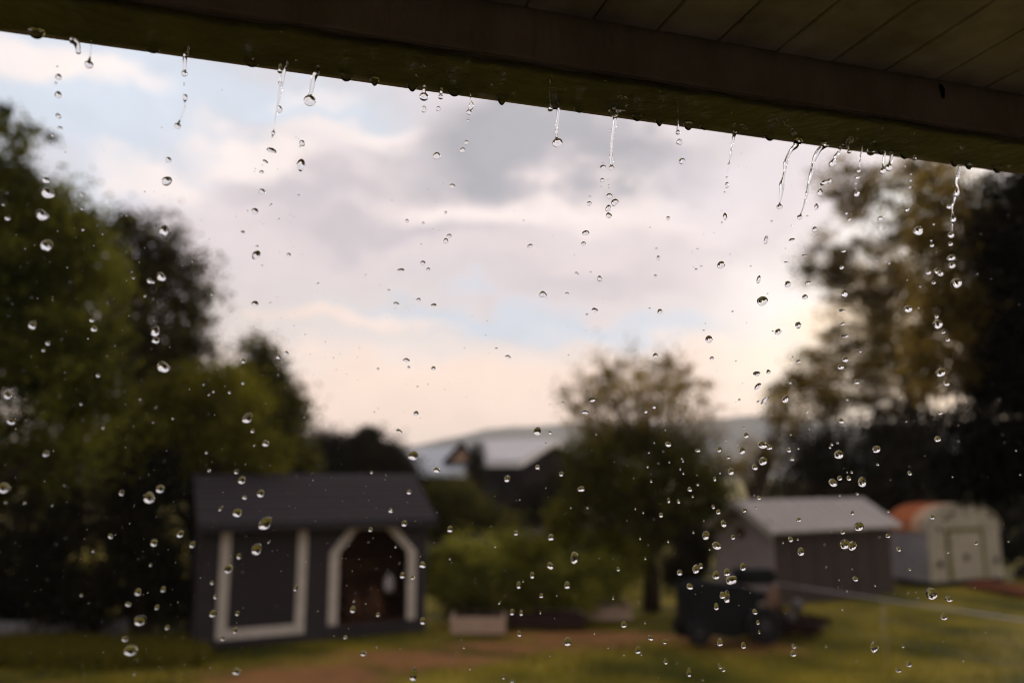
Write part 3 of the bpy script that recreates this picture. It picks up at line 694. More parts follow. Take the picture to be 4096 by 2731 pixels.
hs = empty('neighbour_house', (P(2080, 2000, 45).x, 45, 0), 'neighbour house with wide pale roof and dark wall behind the garden', 'house')
E1, E2, E3 = P(1912, 1864, 47), P(2085, 1864, 44), P(2330, 1856, 52)
R1, R2 = P(1935, 1782, 52), P(2225, 1778, 48)
hexa('roof', [E1, E2, R2, R1], (0, .1, .35), M['houseroof'], hs); hexa('roof', [E3, P(2250, 1850, 60), R1, R2], (0, .1, .3), M['houseroof'], hs)
def wall(name, top, m, parent, th=.2):
    v = [Vector(p_) for p_ in top] + [Vector((p_.x, p_.y, 0)) for p_ in reversed(top)]; n = len(v)
    v += [p_ + Vector((0, th, 0)) for p_ in v]
    f = [tuple(range(n)), tuple(range(2 * n - 1, n - 1, -1))] + [(i, (i + 1) % n, (i + 1) % n + n, i + n) for i in range(n)]
    return pyd(name, v, f, m, parent)
dz = Vector((0, .5, -.05))
wall('wall', [E1 + dz, E2 + dz], M['housewall'], hs); wall('wall', [E2 + dz, R2 + Vector((0, .6, -.1)), E3 + dz], M['housewall'], hs)
for (x0_, x1_) in ((1945, 1985), (2025, 2062)):
    q = [P(x0_, 1925, 45.4), P(x1_, 1925, 45.1), P(x1_, 1980, 45.1), P(x0_, 1980, 45.4)]
    w_ = hexa('window', q, (0, -.1, 0), M['black'], hs)
ch = P(2180, 1745, 51); 
hs2 = empty('neighbour_house', (P(1750, 2000, 40).x, 40, 0), 'smaller neighbour house with blue grey roof and peach dormer', 'house')
q = [P(1630, 1905, 38), P(1900, 1912, 38), P(1885, 1800, 43), P(1640, 1806, 43)]
hexa('roof', q, (0, .1, .2), M['houseroof2'], hs2); wall('wall', [P(1645, 1903, 38.4), P(1895, 1908, 38.4)], M['housewall'], hs2)
hexa('roof', [P(1885, 1800, 43.1), P(1640, 1806, 43.1), P(1640, 1895, 48), P(1900, 1895, 48)], (0, .1, .2), M['houseroof2'], hs2)
g0, g1, g2 = P(1800, 1846, 39.6), P(1885, 1846, 39.6), P(1846, 1786, 39.6)
pyd('dormer', [g0, g1, g2, g0 + Vector((0, 2.5, 0)), g1 + Vector((0, 2.5, 0)), g2 + Vector((0, 2.5, 0))], [(0, 1, 2), (5, 4, 3), (0, 3, 4, 1), (1, 4, 5, 2), (2, 5, 3, 0)], M['peach'], hs2)
up = Vector((0, -.35, .03))
hexa('dormer_roof', [g0 + up + Vector((-.3, 0, -.15)), g2 + up + Vector((0, 0, .1)), g2 + Vector((0, 2.6, .1)), g0 + Vector((-.3, 2.6, -.15))], (0, 0, .14), M['housewall'], hs2)
hexa('dormer_roof', [g1 + up + Vector((.3, 0, -.15)), g2 + up + Vector((0, 0, .1)), g2 + Vector((0, 2.6, .1)), g1 + Vector((.3, 2.6, -.15))], (0, 0, .14), M['housewall'], hs2)

# ------------------------------------------------------------------ trees and shrubs
tree('leafy_tree', 'tall olive green tree nearest at left with stray top branches', 'tree',
     [(-160, 1150, 11.5, 330, 480), (120, 1080, 12, 200, 330), (250, 1320, 12, 200, 420), (-40, 800, 11.8, 170, 160), (190, 900, 11.9, 190, 150), (20, 730, 11.8, 90, 90), (60, 1600, 12, 400, 420), (-10, 520, 11.8, 45, 110), (330, 1000, 12.2, 110, 150)],
     420, 230, .34, .085, M['leaf_olive'], trunk=(P(-420, 2000, 12).x, 12), branches=26, depth=.7)
spp, st_, _ = crown_pts([(70, 545, 11.6, 60, 14), (150, 530, 11.6, 50, 10), (200, 555, 11.6, 16, 10), (85, 600, 11.6, 22, 40), (15, 470, 11.6, 16, 60)], 26, 26, .09, .0)
o = bpy.data.objects['leafy_tree']; tag(leaves('top_spray', spp, .07, M['leaf_olive'], o, st_), kind='stuff')
tree('broad_tree', 'tall dusky tree with sky showing through, behind the leafy left tree', 'tree',
     [(560, 1000, 17, 180, 170), (640, 1250, 17, 200, 250), (420, 1150, 17.5, 260, 330), (700, 1480, 17, 150, 240), (760, 1200, 17, 95, 190), (520, 1600, 17.5, 300, 300)],
     400, 100, .34, .10, M['leaf_brown_dark'], trunk=(P(540, 2000, 17.2).x, 17.4), branches=24, depth=.3, shell=.7)
tree('pointed_tree', 'green pointed tree rising behind the charcoal shed roof', 'tree',
     [(1035, 1480, 19, 75, 130), (1030, 1600, 19, 110, 150), (1090, 1720, 19, 130, 170), (1150, 1640, 19, 45, 90), (960, 1800, 19, 200, 160), (1170, 1840, 19, 90, 130)],
     230, 180, .36, .10, M['leaf_mid'], trunk=(P(1040, 2000, 19).x, 19), branches=16, depth=.7)
tree('yellow_green_tree', 'bright yellow green low tree between the left trees', 'tree',
     [(820, 1640, 16.4, 230, 190), (620, 1760, 16.2, 170, 200), (1000, 1830, 16.8, 170, 120)],
     150, 190, .36, .09, M['leaf_yellow'], trunk=(P(820, 2000, 16.6).x, 16.8), branches=12, depth=.5)
tree('hedge_shrub', 'dark tall hedge beside the left of the charcoal shed', 'shrub',
     [(600, 2100, 16, 160, 330), (350, 2150, 16, 260, 360), (680, 2380, 15.8, 90, 120)], 200, 170, .40, .09, M['leaf_dark'], depth=.4, branches=5, part='foliage')
tree('hedge_shrub', 'darkest hedge above the low concrete block wall', 'shrub',
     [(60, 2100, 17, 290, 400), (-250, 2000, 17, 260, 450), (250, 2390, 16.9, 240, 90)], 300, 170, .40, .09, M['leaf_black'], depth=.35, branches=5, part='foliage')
tree('dark_conifer', 'dark low conifer with pointed top right of the pointed tree', 'tree',
     [(1330, 1840, 25, 110, 95), (1290, 1790, 25, 40, 60), (1260, 1900, 25, 110, 90)], 110, 170, .40, .10, M['leaf_dark'], depth=.8, branches=4)
tree('dark_conifer', 'dark broad conifer above the right end of the charcoal shed roof', 'tree',
     [(1500, 1830, 24, 105, 75), (1480, 1760, 24, 35, 40), (1530, 1900, 24, 130, 90), (1410, 1800, 24, 40, 50)], 130, 170, .38, .10, M['leaf_dark'], depth=.8, branches=4)
tree('round_bush', 'olive round bush against the right edge of the charcoal shed roof', 'bush',
     [(1790, 2000, 24, 110, 90), (1870, 2060, 24, 120, 70), (1730, 2080, 24, 100, 80), (1960, 2090, 24.5, 110, 50)], 120, 150, .34, .09, M['leaf_mid'], depth=.7, branches=4, part='foliage')
tree('round_bush', 'dark round bush hiding the gable end of the pale roofed neighbour house', 'bush',
     [(2170, 2010, 30, 110, 80), (2240, 1960, 30, 70, 70), (2080, 2060, 30, 110, 50)], 110, 130, .38, .10, M['leaf_dark'], depth=.7, branches=4, part='foliage')
tree('slim_conifer', 'slim dark conifer standing between the two neighbour houses', 'tree',
     [(1902, 1850, 36, 20, 70), (1902, 1930, 36, 28, 90)], 50, 120, .3, .10, M['leaf_dark'], depth=1, branches=2)
tree('fruit_tree', 'bushy tree with sparse fan of upright twigs in the middle of the garden', 'tree',
     [(2560, 1830, 19, 270, 90), (2480, 1930, 19, 190, 130), (2720, 1920, 19, 170, 140), (2600, 2060, 19, 150, 100), (2340, 1860, 19, 110, 120), (2560, 1760, 19, 200, 50), (2330, 1990, 19, 120, 110), (2800, 2010, 19, 120, 110)],
     290, 105, .36, .09, M['leaf_mid'], trunk=(P(2600, 2200, 19).x, 19), branches=40, depth=.8, trunk_r=.17)
# sparse upright sprays on its top
ft = bpy.data.objects['fruit_tree']; vs_, fs = [], []; allp, allt = [], []
for (ax, ay) in ((2235, 1560), (2300, 1480), (2350, 1640), (2390, 1395), (2440, 1520), (2470, 1410), (2540, 1370), (2520, 1520), (2600, 1450), (2660, 1400), (2640, 1540), (2720, 1430), (2770, 1500), (2700, 1600), (2810, 1560), (2860, 1640), (2270, 1680), (2420, 1640), (2580, 1600), (2330, 1560), (2560, 1440), (2480, 1600), (2760, 1620), (2890, 1720)):
    yy = 19 + rnd.uniform(-.9, .9); tip = P(ax, ay, yy); root = P(2600 + (ax - 2600) * .35, 1820, 19)
    mid = root.lerp(tip, .55) + Vector((0, 0, .15)); mid.x = root.x + (tip.x - root.x) * .7
    pts = [root, mid, tip]; tube_geo([p_ - Vector(ft.location) for p_ in pts], [.04, .022, .006], 5, vs_, fs)
    for f_ in np.linspace(.3, 1, 9):
        c = root.lerp(mid, f_ / .55) if f_ < .55 else mid.lerp(tip, (f_ - .55) / .45)
        k_ = 28; allp.append(np.array(c) + rng.normal(size=(k_, 3)) * .17); allt.append(rng.uniform(.2, 1, k_))
ex_, te_, _ = crown_pts([(2560, 1640, 19, 370, 200), (2400, 1560, 19, 140, 130), (2700, 1540, 19, 150, 130)], 95, 70, .21, .1); allp.append(ex_); allt.append(te_)
leaves('upright_sprays', np.vstack(allp), .075, M['leaf_brown'], ft, np.concatenate(allt)); pyd('twig', vs_, fs, M['bark'], ft, True, world=False)

def sparse(name, label, blobs, nclump, per, cr, leaf, m, trunk, **kw): return tree(name, label, 'tree', blobs, nclump, per, cr, leaf, m, trunk=trunk, **kw)
sparse('backlit_tree', 'tall airy backlit tree with pale sky glowing through at right',
       [(3420, 760, 26, 150, 150), (3650, 680, 26, 180, 90), (3300, 1060, 26, 120, 150), (3480, 1080, 26, 160, 170), (3440, 1290, 26, 160, 140), (3620, 1230, 26, 170, 200), (3640, 900, 26, 150, 130), (3380, 1500, 26, 220, 150), (3600, 1500, 26, 170, 170), (3220, 1580, 26, 160, 110)],
       430, 120, .42, .11, M['leaf_brown'], (P(3800, 2200, 26).x, 26.3), branches=7, depth=.6, shell=.2, trunk_r=.14, squash=.6)
sparse('dark_tree', 'huge near black tree filling the right edge above the metal shed',
       [(4130, 1000, 12.5, 230, 260), (4200, 760, 12.5, 280, 130), (4130, 1350, 12.5, 260, 300), (4030, 1650, 12.8, 240, 260), (3950, 1880, 12.9, 260, 110), (4300, 1500, 12.5, 300, 600), (3920, 1350, 12.8, 100, 200), (3960, 1000, 12.6, 100, 200)],
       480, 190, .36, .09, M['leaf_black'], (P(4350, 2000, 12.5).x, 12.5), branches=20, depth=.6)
sparse('dusky_tree', 'dusky brown green tree mass behind the two right hand sheds',
       [(3500, 1830, 25.2, 260, 190), (3280, 1820, 25.2, 150, 120), (3750, 1830, 25.2, 260, 220), (3350, 1960, 25.2, 330, 110), (3850, 2000, 25.2, 260, 150)],
       330, 130, .55, .13, M['leaf_dark'], (P(3500, 2200, 25.2).x, 25.2), branches=14, depth=.4)
sparse('slender_tree', 'thin brownish tree between the bushy middle tree and the pale roof shed',
       [(2960, 1850, 24, 90, 90), (3060, 1800, 24, 110, 90), (3130, 1680, 24, 90, 90)],
       34, 80, .34, .10, M['leaf_brown'], (P(3000, 2200, 24).x, 24), branches=14, depth=.6, shell=.1)
tree('dark_hedge', 'long dark hedge row behind the middle tree and the storage shed', 'hedge',
     [(2760, 2080, 27, 130, 60), (2900, 2090, 27, 130, 60), (2620, 2110, 27, 120, 50), (2480, 2110, 27.5, 110, 40)], 120, 130, .45, .12, M['leaf_dark'], depth=.4, branches=3, part='foliage')
tree('dark_hedge', 'near black hedge to the right of the rounded metal shed', 'hedge',
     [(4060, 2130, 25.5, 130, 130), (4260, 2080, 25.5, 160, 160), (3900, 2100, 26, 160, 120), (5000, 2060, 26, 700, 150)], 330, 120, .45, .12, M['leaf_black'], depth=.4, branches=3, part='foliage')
tree('dark_shrub', 'dark shrub below the left eave of the lilac grey shed', 'shrub',
     [(2770, 2200, 17.5, 60, 90), (2720, 2280, 17.5, 70, 60)], 70, 130, .28, .07, M['leaf_dark'], depth=.7, branches=3, part='foliage')
for (bl, lb, m_, sz) in (
    ([(1790, 2290, 18, 100, 110), (1850, 2210, 18.4, 80, 60)], 'reddish tinged garden bush touching the charcoal shed', 'leaf_garden', .07),
    ([(1960, 2300, 18, 140, 120), (2010, 2200, 18.6, 120, 60)], 'wide olive garden bush second from the charcoal shed', 'leaf_garden', .07),
    ([(2150, 2260, 18.4, 190, 120)], 'broad yellow olive garden bush in front of the grey fence', 'leaf_yellow', .07),
    ([(2330, 2320, 17.8, 150, 110)], 'deep green garden bush behind the soil stained planter', 'leaf_garden', .07),
    ([(2470, 2250, 18.6, 140, 100), (2430, 2180, 19, 90, 60)], 'sunny yellow green garden bush under the middle tree', 'leaf_yellow', .07),
    ([(2130, 2380, 17.4, 130, 60), (1900, 2400, 17.3, 150, 50)], 'low dark garden bush spreading over the tan planter', 'leaf_mid', .06),
    ([(2265, 2095, 18.8, 28, 55)], 'single upright pale green plant rising above the garden bushes', 'leaf_yellow', .09)):
    tree('garden_bush', lb, 'bush', bl, 80, 130, .24, sz, M[m_], group='garden bushes in the vegetable patch', depth=.6, branches=4, trunk_r=.04, part='foliage')

p_, tn_, _ = crown_pts([(3720, 1000, 12.9, 90, 260), (3760, 760, 12.9, 90, 100), (3700, 1400, 13, 80, 200), (3830, 1200, 12.6, 90, 350), (3880, 850, 12.6, 90, 150)], 230, 70, .24, .1)
leaves('edge_sprays', p_, .075, M['leaf_brown'], bpy.data.objects['dark_tree'], tn_)  # brown leaves colour the black crown's edge as warmly lit
# foliage added out of view so drops and strands refract dark sides
for nm, bl, m_ in (('leafy_tree', [(-900, 1000, 11, 600, 700), (-2100, 900, 9, 900, 900), (-5200, 700, 5, 2200, 1500)], 'leaf_olive'),
                   ('hedge_shrub.001', [(-1300, 1900, 11, 1000, 500), (-4200, 1700, 6, 1900, 900)], 'leaf_black'),
                   ('dark_tree', [(5400, 1100, 11.5, 700, 900), (7600, 1000, 8, 1300, 1200)], 'leaf_black')):
    p_, tn_, _ = crown_pts(bl, 420, 110, .5, .4); leaves('outer_foliage', p_, .13, M[m_], bpy.data.objects[nm], tn_)

# grass
def earth_mask(x, y):
    f_ = np.zeros(len(x))
    for (px, py, rx, ry) in EARTH:
        c = G(px, py); rxm = rx / FPX * c.y; rym = abs(G(px, py - ry).y - c.y)
        d_ = np.sqrt(((x - c.x) / rxm) ** 2 + ((y - c.y) / rym) ** 2); f_ = np.maximum(f_, np.clip((1.15 - d_) / .5, 0, 1))
    return f_
n = 190000; yy = 6 + 30 * rng.uniform(0, 1, n) ** 1.15; xx = rng.normal(0, .52, n) * yy
k_ = rng.uniform(0, 1, n) > earth_mask(xx, yy) * .97; xx, yy = xx[k_], yy[k_]
pt = .5 + .5 * np.sin(xx * 1.3 + np.sin(yy * .9) * 2) * np.sin(yy * 1.7 + xx * .4)
o = leaves('grass', np.stack([xx, yy, np.full(len(xx), -.05)], 1), .085, M['grass'], None, .7 * pt + .3 * rng.uniform(0, 1, len(xx)), aspect=.16, blade=True); tag(o, kind='stuff')
cs = []
for _ in range(420):
    px = rnd.uniform(-100, 800); c = G(px, rnd.uniform(2568, 2650)); cs.append((c.x, c.y))
cs = np.array(cs); idx = np.repeat(np.arange(len(cs)), 60); pp = cs[idx] + rng.normal(size=(len(idx), 2)) * .09
o = leaves('weeds', np.column_stack([pp, np.full(len(pp), -.05)]), .22, M['weed'], None, rng.uniform(.2, .9, len(pp)), aspect=.12, blade=True); tag(o, kind='stuff')

# ------------------------------------------------------------------ water
WOFF = .004
WP = EN * (DOUT - WOFF)
def wp(px, py, off=0.0):
    """where a drop seen along this line hangs: under the lip, or on its wet underside"""
    p_ = onplane(px, py, WP + EN * off, EN)
    if p_.z > ZLIP - .0015:
        p_ = G(px, py, ZLIP - .002)
    return p_
def axis_depth(p_): return (p_ - C0).dot(Vector((0, CP, SP)))
REG = {'A': (0, 0), 'B': (1350, 0), 'C': (2700, 0), 'D': (0, 900), 'E': (1350, 900), 'F': (2700, 900), 'G': (0, 1780), 'H': (1350, 1780), 'I': (2700, 1780)}
ZS = 1.65
def rp(reg, x, y): o_ = REG[reg]; return o_[0] + x / ZS, o_[1] + y / ZS

DROPS = []
def add(reg, s):
    for e in s.split(';'):
        v = [float(q) for q in e.split(',')]
        x, y = rp(reg, v[0], v[1]); DROPS.append((x, y, v[2] / ZS, v[3] / ZS, v[4] if len(v) > 4 else 0.0))
add('A', '378,441,16,10,30;387,510,32,34;368,550,18,18;385,627,34,38;386,767,26,30;395,845,30,18;348,893,16,24,30;1215,555,10,22;1111,1056,34,34;1098,1197,58,42,30;1067,843,12,8;955,1267,12,12;1848,557,22,30;1843,722,36,42;1792,992,60,26,-15;1752,1066,32,16,-20;1684,1114,8,8;1680,1132,8,8;1732,1090,8,8;1726,1136,26,18;1729,1264,38,32;1788,1352,24,9,50;1682,1394,38,36;1634,1392,10,12;1601,1533,22,20;1970,1290,18,14;1954,905,8,8;1972,918,8,8;1993,945,32,34,-20;1980,969,14,14;1984,1092,44,66;1464,595,10,10;305,1190,42,32;317,1275,66,60;278,1421,60,64;540,1283,22,18;541,1378,18,16;22,1351,18,12;50,1440,28,24;1080,1525,44,58;548,1516,22,12,40')
add('B', '571,722,30,40;666,719,28,28;862,780,10,10;862,797,20,18;851,942,24,24;826,993,30,30;737,987,8,8;761,1091,14,8;655,1030,42,40;696,1217,8,8;758,1229,32,28;358,1324,10,10;194,1375,8,8;648,1332,10,8;714,1403,18,22;458,1459,20,22;565,1474,20,20;630,1514,8,8;672,1521,8,8;737,1557,28,22;1797,862,14,20;1755,1078,12,14;1752,1103,30,26;1721,1102,8,8;1748,1190,26,26;1785,1186,8,8;1740,1234,16,12;1790,1230,9,26;1666,1301,18,18;1662,1344,26,26;1795,1294,34,30,-20;1830,1335,46,38,35;1787,1375,32,42,-15;1790,1423,34,34;1638,1538,42,28;1169,1396,8,8;1228,1456,12,12;2182,1441,20,24;2063,1502,10,10;2257,937,34,34;2273,1064,36,32,30')
add('C', '350,1112,5,8;346,1135,5,8;341,1172,14,14;343,1222,22,36;328,1268,14,10;308,1391,8,8;330,1430,24,44;309,1470,14,14;257,1537,8,8;956,1270,28,42,-20;932,1366,22,38,-10;874,1425,14,10;922,1514,26,32;638,1461,14,16;770,1490,8,8;604,1562,22,10;1205,1170,30,16;1195,1212,9,14;1194,1244,8,10;1200,1280,28,40,-15;1131,1408,18,24,20;1148,1448,22,20;1557,1150,12,14;1553,1192,22,16;1549,1235,22,14;1533,1383,18,28,-40;1357,1440,32,22;1386,1515,16,24,-20;1354,1513,8,8;1708,1480,14,14;1605,1525,52,52;1808,1365,28,26')
add('F', '149,158,16,12;113,182,8,8;122,276,8,8;174,272,14,10;139,294,18,16;303,264,44,42;380,571,16,12;200,651,10,10;189,695,14,10;224,753,40,42;243,879,24,20;402,898,10,8;275,962,6,6;539,980,38,28;617,968,24,28;545,1064,50,24,45;425,1153,18,16;592,1155,58,22,42;548,1165,22,14,40;598,1183,12,10;444,1044,6,6;601,99,24,50,-10;769,98,34,18,20;729,152,8,12;855,201,36,12;732,245,26,9;500,272,12,9;551,361,22,48,-10;744,390,34,38;573,503,58,50;645,700,14,12;680,704,40,32,35;813,660,32,38;857,475,32,28;879,382,32,24;855,363,12,12;1112,171,30,16;1100,280,26,20,25;1117,452,34,46;1090,424,8,8;1103,564,32,16;1105,652,30,16;1153,652,12,10;1122,731,38,20;1122,887,34,34;1094,936,38,28;1223,834,18,18;1200,1036,30,24;1136,1152,20,16;1097,1293,30,30;777,871,14,16;816,899,26,18;759,1039,22,18;729,1149,32,46,-20;867,1236,16,18;923,1313,12,12;640,1253,10,10;454,1335,14,14;524,1358,10,10;470,1388,28,34;334,1423,12,12;414,1451,12,12;885,1346,12,12;764,1383,12,12;576,1450,52,44;623,1467,34,28;151,1486,30,20;293,1482,24,34;443,1487,32,48;751,1484,24,26;815,1474,14,14;352,1532,22,20;1035,1447,20,20;1023,1467,18,18;1073,1437,16,14;1080,1514,50,48;1330,1480,42,44;773,1545,24,22;1819,125,26,24;1691,103,16,14;1696,134,24,22;1823,216,48,34;1828,266,38,38;1733,304,36,38;1752,320,32,34;1673,312,28,28;1707,380,24,20;1854,386,56,52;1532,363,10,10;1618,406,12,12;1538,553,46,40;1607,546,12,12;1726,603,22,22;1724,624,20,18;1731,657,50,48;1771,706,20,24;1800,755,24,24;1750,976,48,50;1792,1042,34,34;1749,1237,26,26;1733,1411,34,36;1489,1131,14,14;1413,253,18,14;1392,242,10,10;1337,236,10,10;1377,88,10,10;2250,1487,14,14')
add('D', '307,134,60,64;1064,345,44,58;987,370,28,34;1012,377,18,22;214,662,38,50;1024,700,44,62;1029,760,42,36;1078,940,62,70;315,779,22,26;287,826,24,18;958,467,24,12,50;1400,457,26,12,45;882,350,20,9,45;870,309,12,7,40;55,1125,38,50;78,1290,52,44;304,1507,38,30,40;681,1336,16,22;535,1180,16,22;648,991,20,24;1608,899,24,22;1836,871,26,24;1891,844,24,22;1556,788,10,10;1604,1043,20,20;1514,1104,18,20;1409,1098,14,18;1632,1273,62,48,40;1666,1358,22,24;1752,1440,36,38;1680,1452,22,10,45;1362,1500,18,20;1697,141,20,16;1688,198,38,52,-30;1729,268,12,12;1905,196,26,22;1683,519,40,32;1783,513,16,8,40;2098,386,20,9,40;1344,1052,12,12;925,1149,12,14;1141,1276,14,16;1011,1301,10,12;1380,1118,22,10,45;2148,772,8,8;620,685,32,32;605,628,24,24')
add('E', '715,105,30,34;553,127,12,12;564,251,28,28;599,294,22,22;418,298,36,22;338,429,20,13;388,518,30,20;535,494,24,22;635,529,28,22;1270,138,32,20,30;1356,457,44,38;1515,451,24,18;1563,199,9,8;1624,123,26,24;1577,317,20,18;1589,324,12,12;1671,310,14,12;1730,353,28,34;1697,561,34,26;1646,592,18,16;1750,487,6,6;2105,156,16,12;2117,218,20,30;2098,336,18,20;2060,549,14,12;2128,570,30,30;2098,861,26,30;1967,827,12,18;2003,953,16,12;2034,1229,22,22;2090,1198,20,26;987,633,10,8;977,728,10,8;1049,813,18,13;1126,868,32,19,-15;1525,858,12,10;454,890,38,22;470,939,20,20;267,949,16,18;633,946,26,24;528,1066,14,10;519,1242,28,28;408,1360,42,22,-35;496,1523,60,46;1684,1150,38,28;1634,1233,46,24;1487,1171,20,18;1317,1362,44,44;1403,1370,20,22;1374,1440,12,14;1707,1380,10,12;2163,1352,10,12;2182,1446,34,32;2055,1502,12,12;2272,1540,12,14;2280,1557,14,16;2090,1437,10,10')
add('G', '985,350,54,72;802,315,26,34;730,600,22,32,30;1190,585,34,42,-30;1016,643,36,42;1270,655,28,38,-20;615,698,18,22,-30;994,789,18,22;911,968,34,40;1077,950,26,34;846,1049,32,26;924,1156,62,60;1036,1068,24,30;828,1276,42,28;862,1352,74,56;1103,1201,24,24;1560,1492,46,40;888,1506,22,18,40;1405,1110,38,38;1421,1000,20,26;1504,816,46,42;1399,908,20,22;1690,690,56,60;1713,660,22,20;1577,732,26,34,-30;1776,637,26,12,50;1748,518,84,56,35;1565,447,52,44;1457,417,34,16,50;1614,345,26,26;1721,318,38,44;1597,231,40,42;1560,175,26,28;1381,166,20,20;537,988,20,18;346,397,20,10,45;165,378,18,16;38,376,18,16;25,285,60,64;1470,1275,28,24;1553,1220,22,36,-20;1567,1108,22,26;1953,942,18,36,-20;2278,1266,24,20;1058,288,44,44')
add('H', '654,165,38,34;472,309,28,26;351,432,26,28;441,516,32,34;217,556,24,24;225,179,20,20;743,553,34,36;383,670,16,16;429,858,32,36;495,872,26,24;561,790,36,38;102,1082,34,38;267,1117,24,24;110,1027,24,12,50;53,1267,24,18;170,1372,36,28;498,1515,44,66;260,1327,10,18;563,1158,34,40;835,1328,14,28;875,1470,14,24;757,1424,7,12;1096,1526,18,26;1152,1558,28,18;1402,1386,14,14;1178,580,28,28;1042,667,14,16;742,749,14,14;1286,857,26,38;1196,922,26,42;1225,897,10,16;1345,992,24,26;1448,990,9,14;1516,923,34,44;1562,744,46,60;1152,1100,28,34;1213,1106,22,34;1339,1103,12,22;1200,1242,22,36;1518,1295,44,46;1695,1238,12,18;1890,1182,34,34;1786,1332,12,18;1983,1350,34,40;2005,1377,14,18;2065,1270,32,30;2160,1296,22,28;2165,1426,22,36;1889,1382,12,12;1853,817,20,26;1819,1006,12,26;2030,1170,10,16;2258,840,30,34;2031,746,14,20;1403,795,38,42;1409,608,36,38;1608,289,42,30;1478,190,28,28;1320,145,30,28;1203,359,10,12;1376,281,8,10;1120,222,36,40;1540,413,10,12;1650,413,14,14;1966,420,12,14;2018,446,14,14;2135,461,24,26;2186,365,16,30;2249,373,16,22;2071,238,16,20;2046,143,16,16;2190,112,14,12;2262,158,12,16;2283,186,14,18;1997,616,14,18;2182,636,14,18;1070,1038,12,28,-40')
add('I', '98,292,26,28;150,260,18,18;117,338,14,18;24,372,18,26;263,222,16,28;297,184,14,14;370,174,32,40;526,146,32,36;578,108,46,44;772,92,22,24;252,406,18,26;286,440,26,30;320,517,30,42;205,596,40,54;274,662,50,46;228,688,12,12;121,575,14,20;190,496,10,12;383,606,22,28;459,430,24,24;553,346,22,24;533,412,14,14;31,840,30,34;137,819,40,48;170,796,24,34;97,931,36,36;271,858,40,44;343,838,36,42;371,890,64,54,45;449,802,32,44;273,1064,26,44;313,990,32,42;342,1000,34,70;547,1168,18,28;556,1232,14,26;527,1098,28,34;296,1300,34,46;452,1320,28,36;785,1325,24,28;781,1372,34,34;998,1326,14,14;1314,1333,42,58;1505,1324,18,22;1544,1442,30,32;1474,1480,30,32;1104,1079,16,20;1134,961,12,14;1320,926,12,16;1190,881,30,28;831,702,36,46;763,620,26,34;810,621,14,14;713,644,10,14;818,491,28,24;1121,655,52,58;1167,667,46,50;1107,573,26,26;1214,538,50,54;1170,447,20,24;1202,320,20,20;1087,330,14,14;1087,217,26,26;1147,218,22,32;1042,247,44,48;1235,243,42,58;1166,178,18,18;1136,178,12,12;1405,597,24,24;1477,685,26,26;1549,818,18,20;1800,704,18,18;1985,644,22,20;1697,473,28,26;1408,436,16,16;1692,980,56,60;1807,1012,36,38;1775,1130,36,38;1548,185,22,26;1831,208,12,12;2277,194,14,12;2201,635,12,12;1338,127,20,18;93,1496,26,54;320,1475,24,34;298,1460,20,22;294,1442,16,16')

# shape library: near-round bodies pulled out of true
def drop_mesh(k_):
    me = bpy.data.meshes.new('water_drop'); bm = bmesh.new(); bmesh.ops.create_icosphere(bm, subdivisions=3, radius=.5)
    r_ = random.Random(100 + k_); am = 0 if k_ == 0 else r_.uniform(.05, .13); ph = [r_.uniform(0, 6) for _ in range(6)]
    for v_ in bm.verts:
        c = v_.co.normalized()
        f_ = 1 + am * (math.sin(3 * c.x + ph[0]) * math.cos(2.6 * c.z + ph[1]) + .5 * math.sin(4 * c.y + ph[2]) + .4 * math.sin(4.5 * c.z + ph[3]))
        if k_ >= 6: f_ += .22 * max(0, c.x * .6 + c.z * .8) ** 3 - .10 * max(0, -c.x) ** 2
        v_.co = c * .5 * f_
    bm.to_mesh(me); bm.free()
    for p_ in me.polygons: p_.use_smooth = True
    me.materials.append(M['water']); return me
LIB = [drop_mesh(k_) for k_ in range(9)]

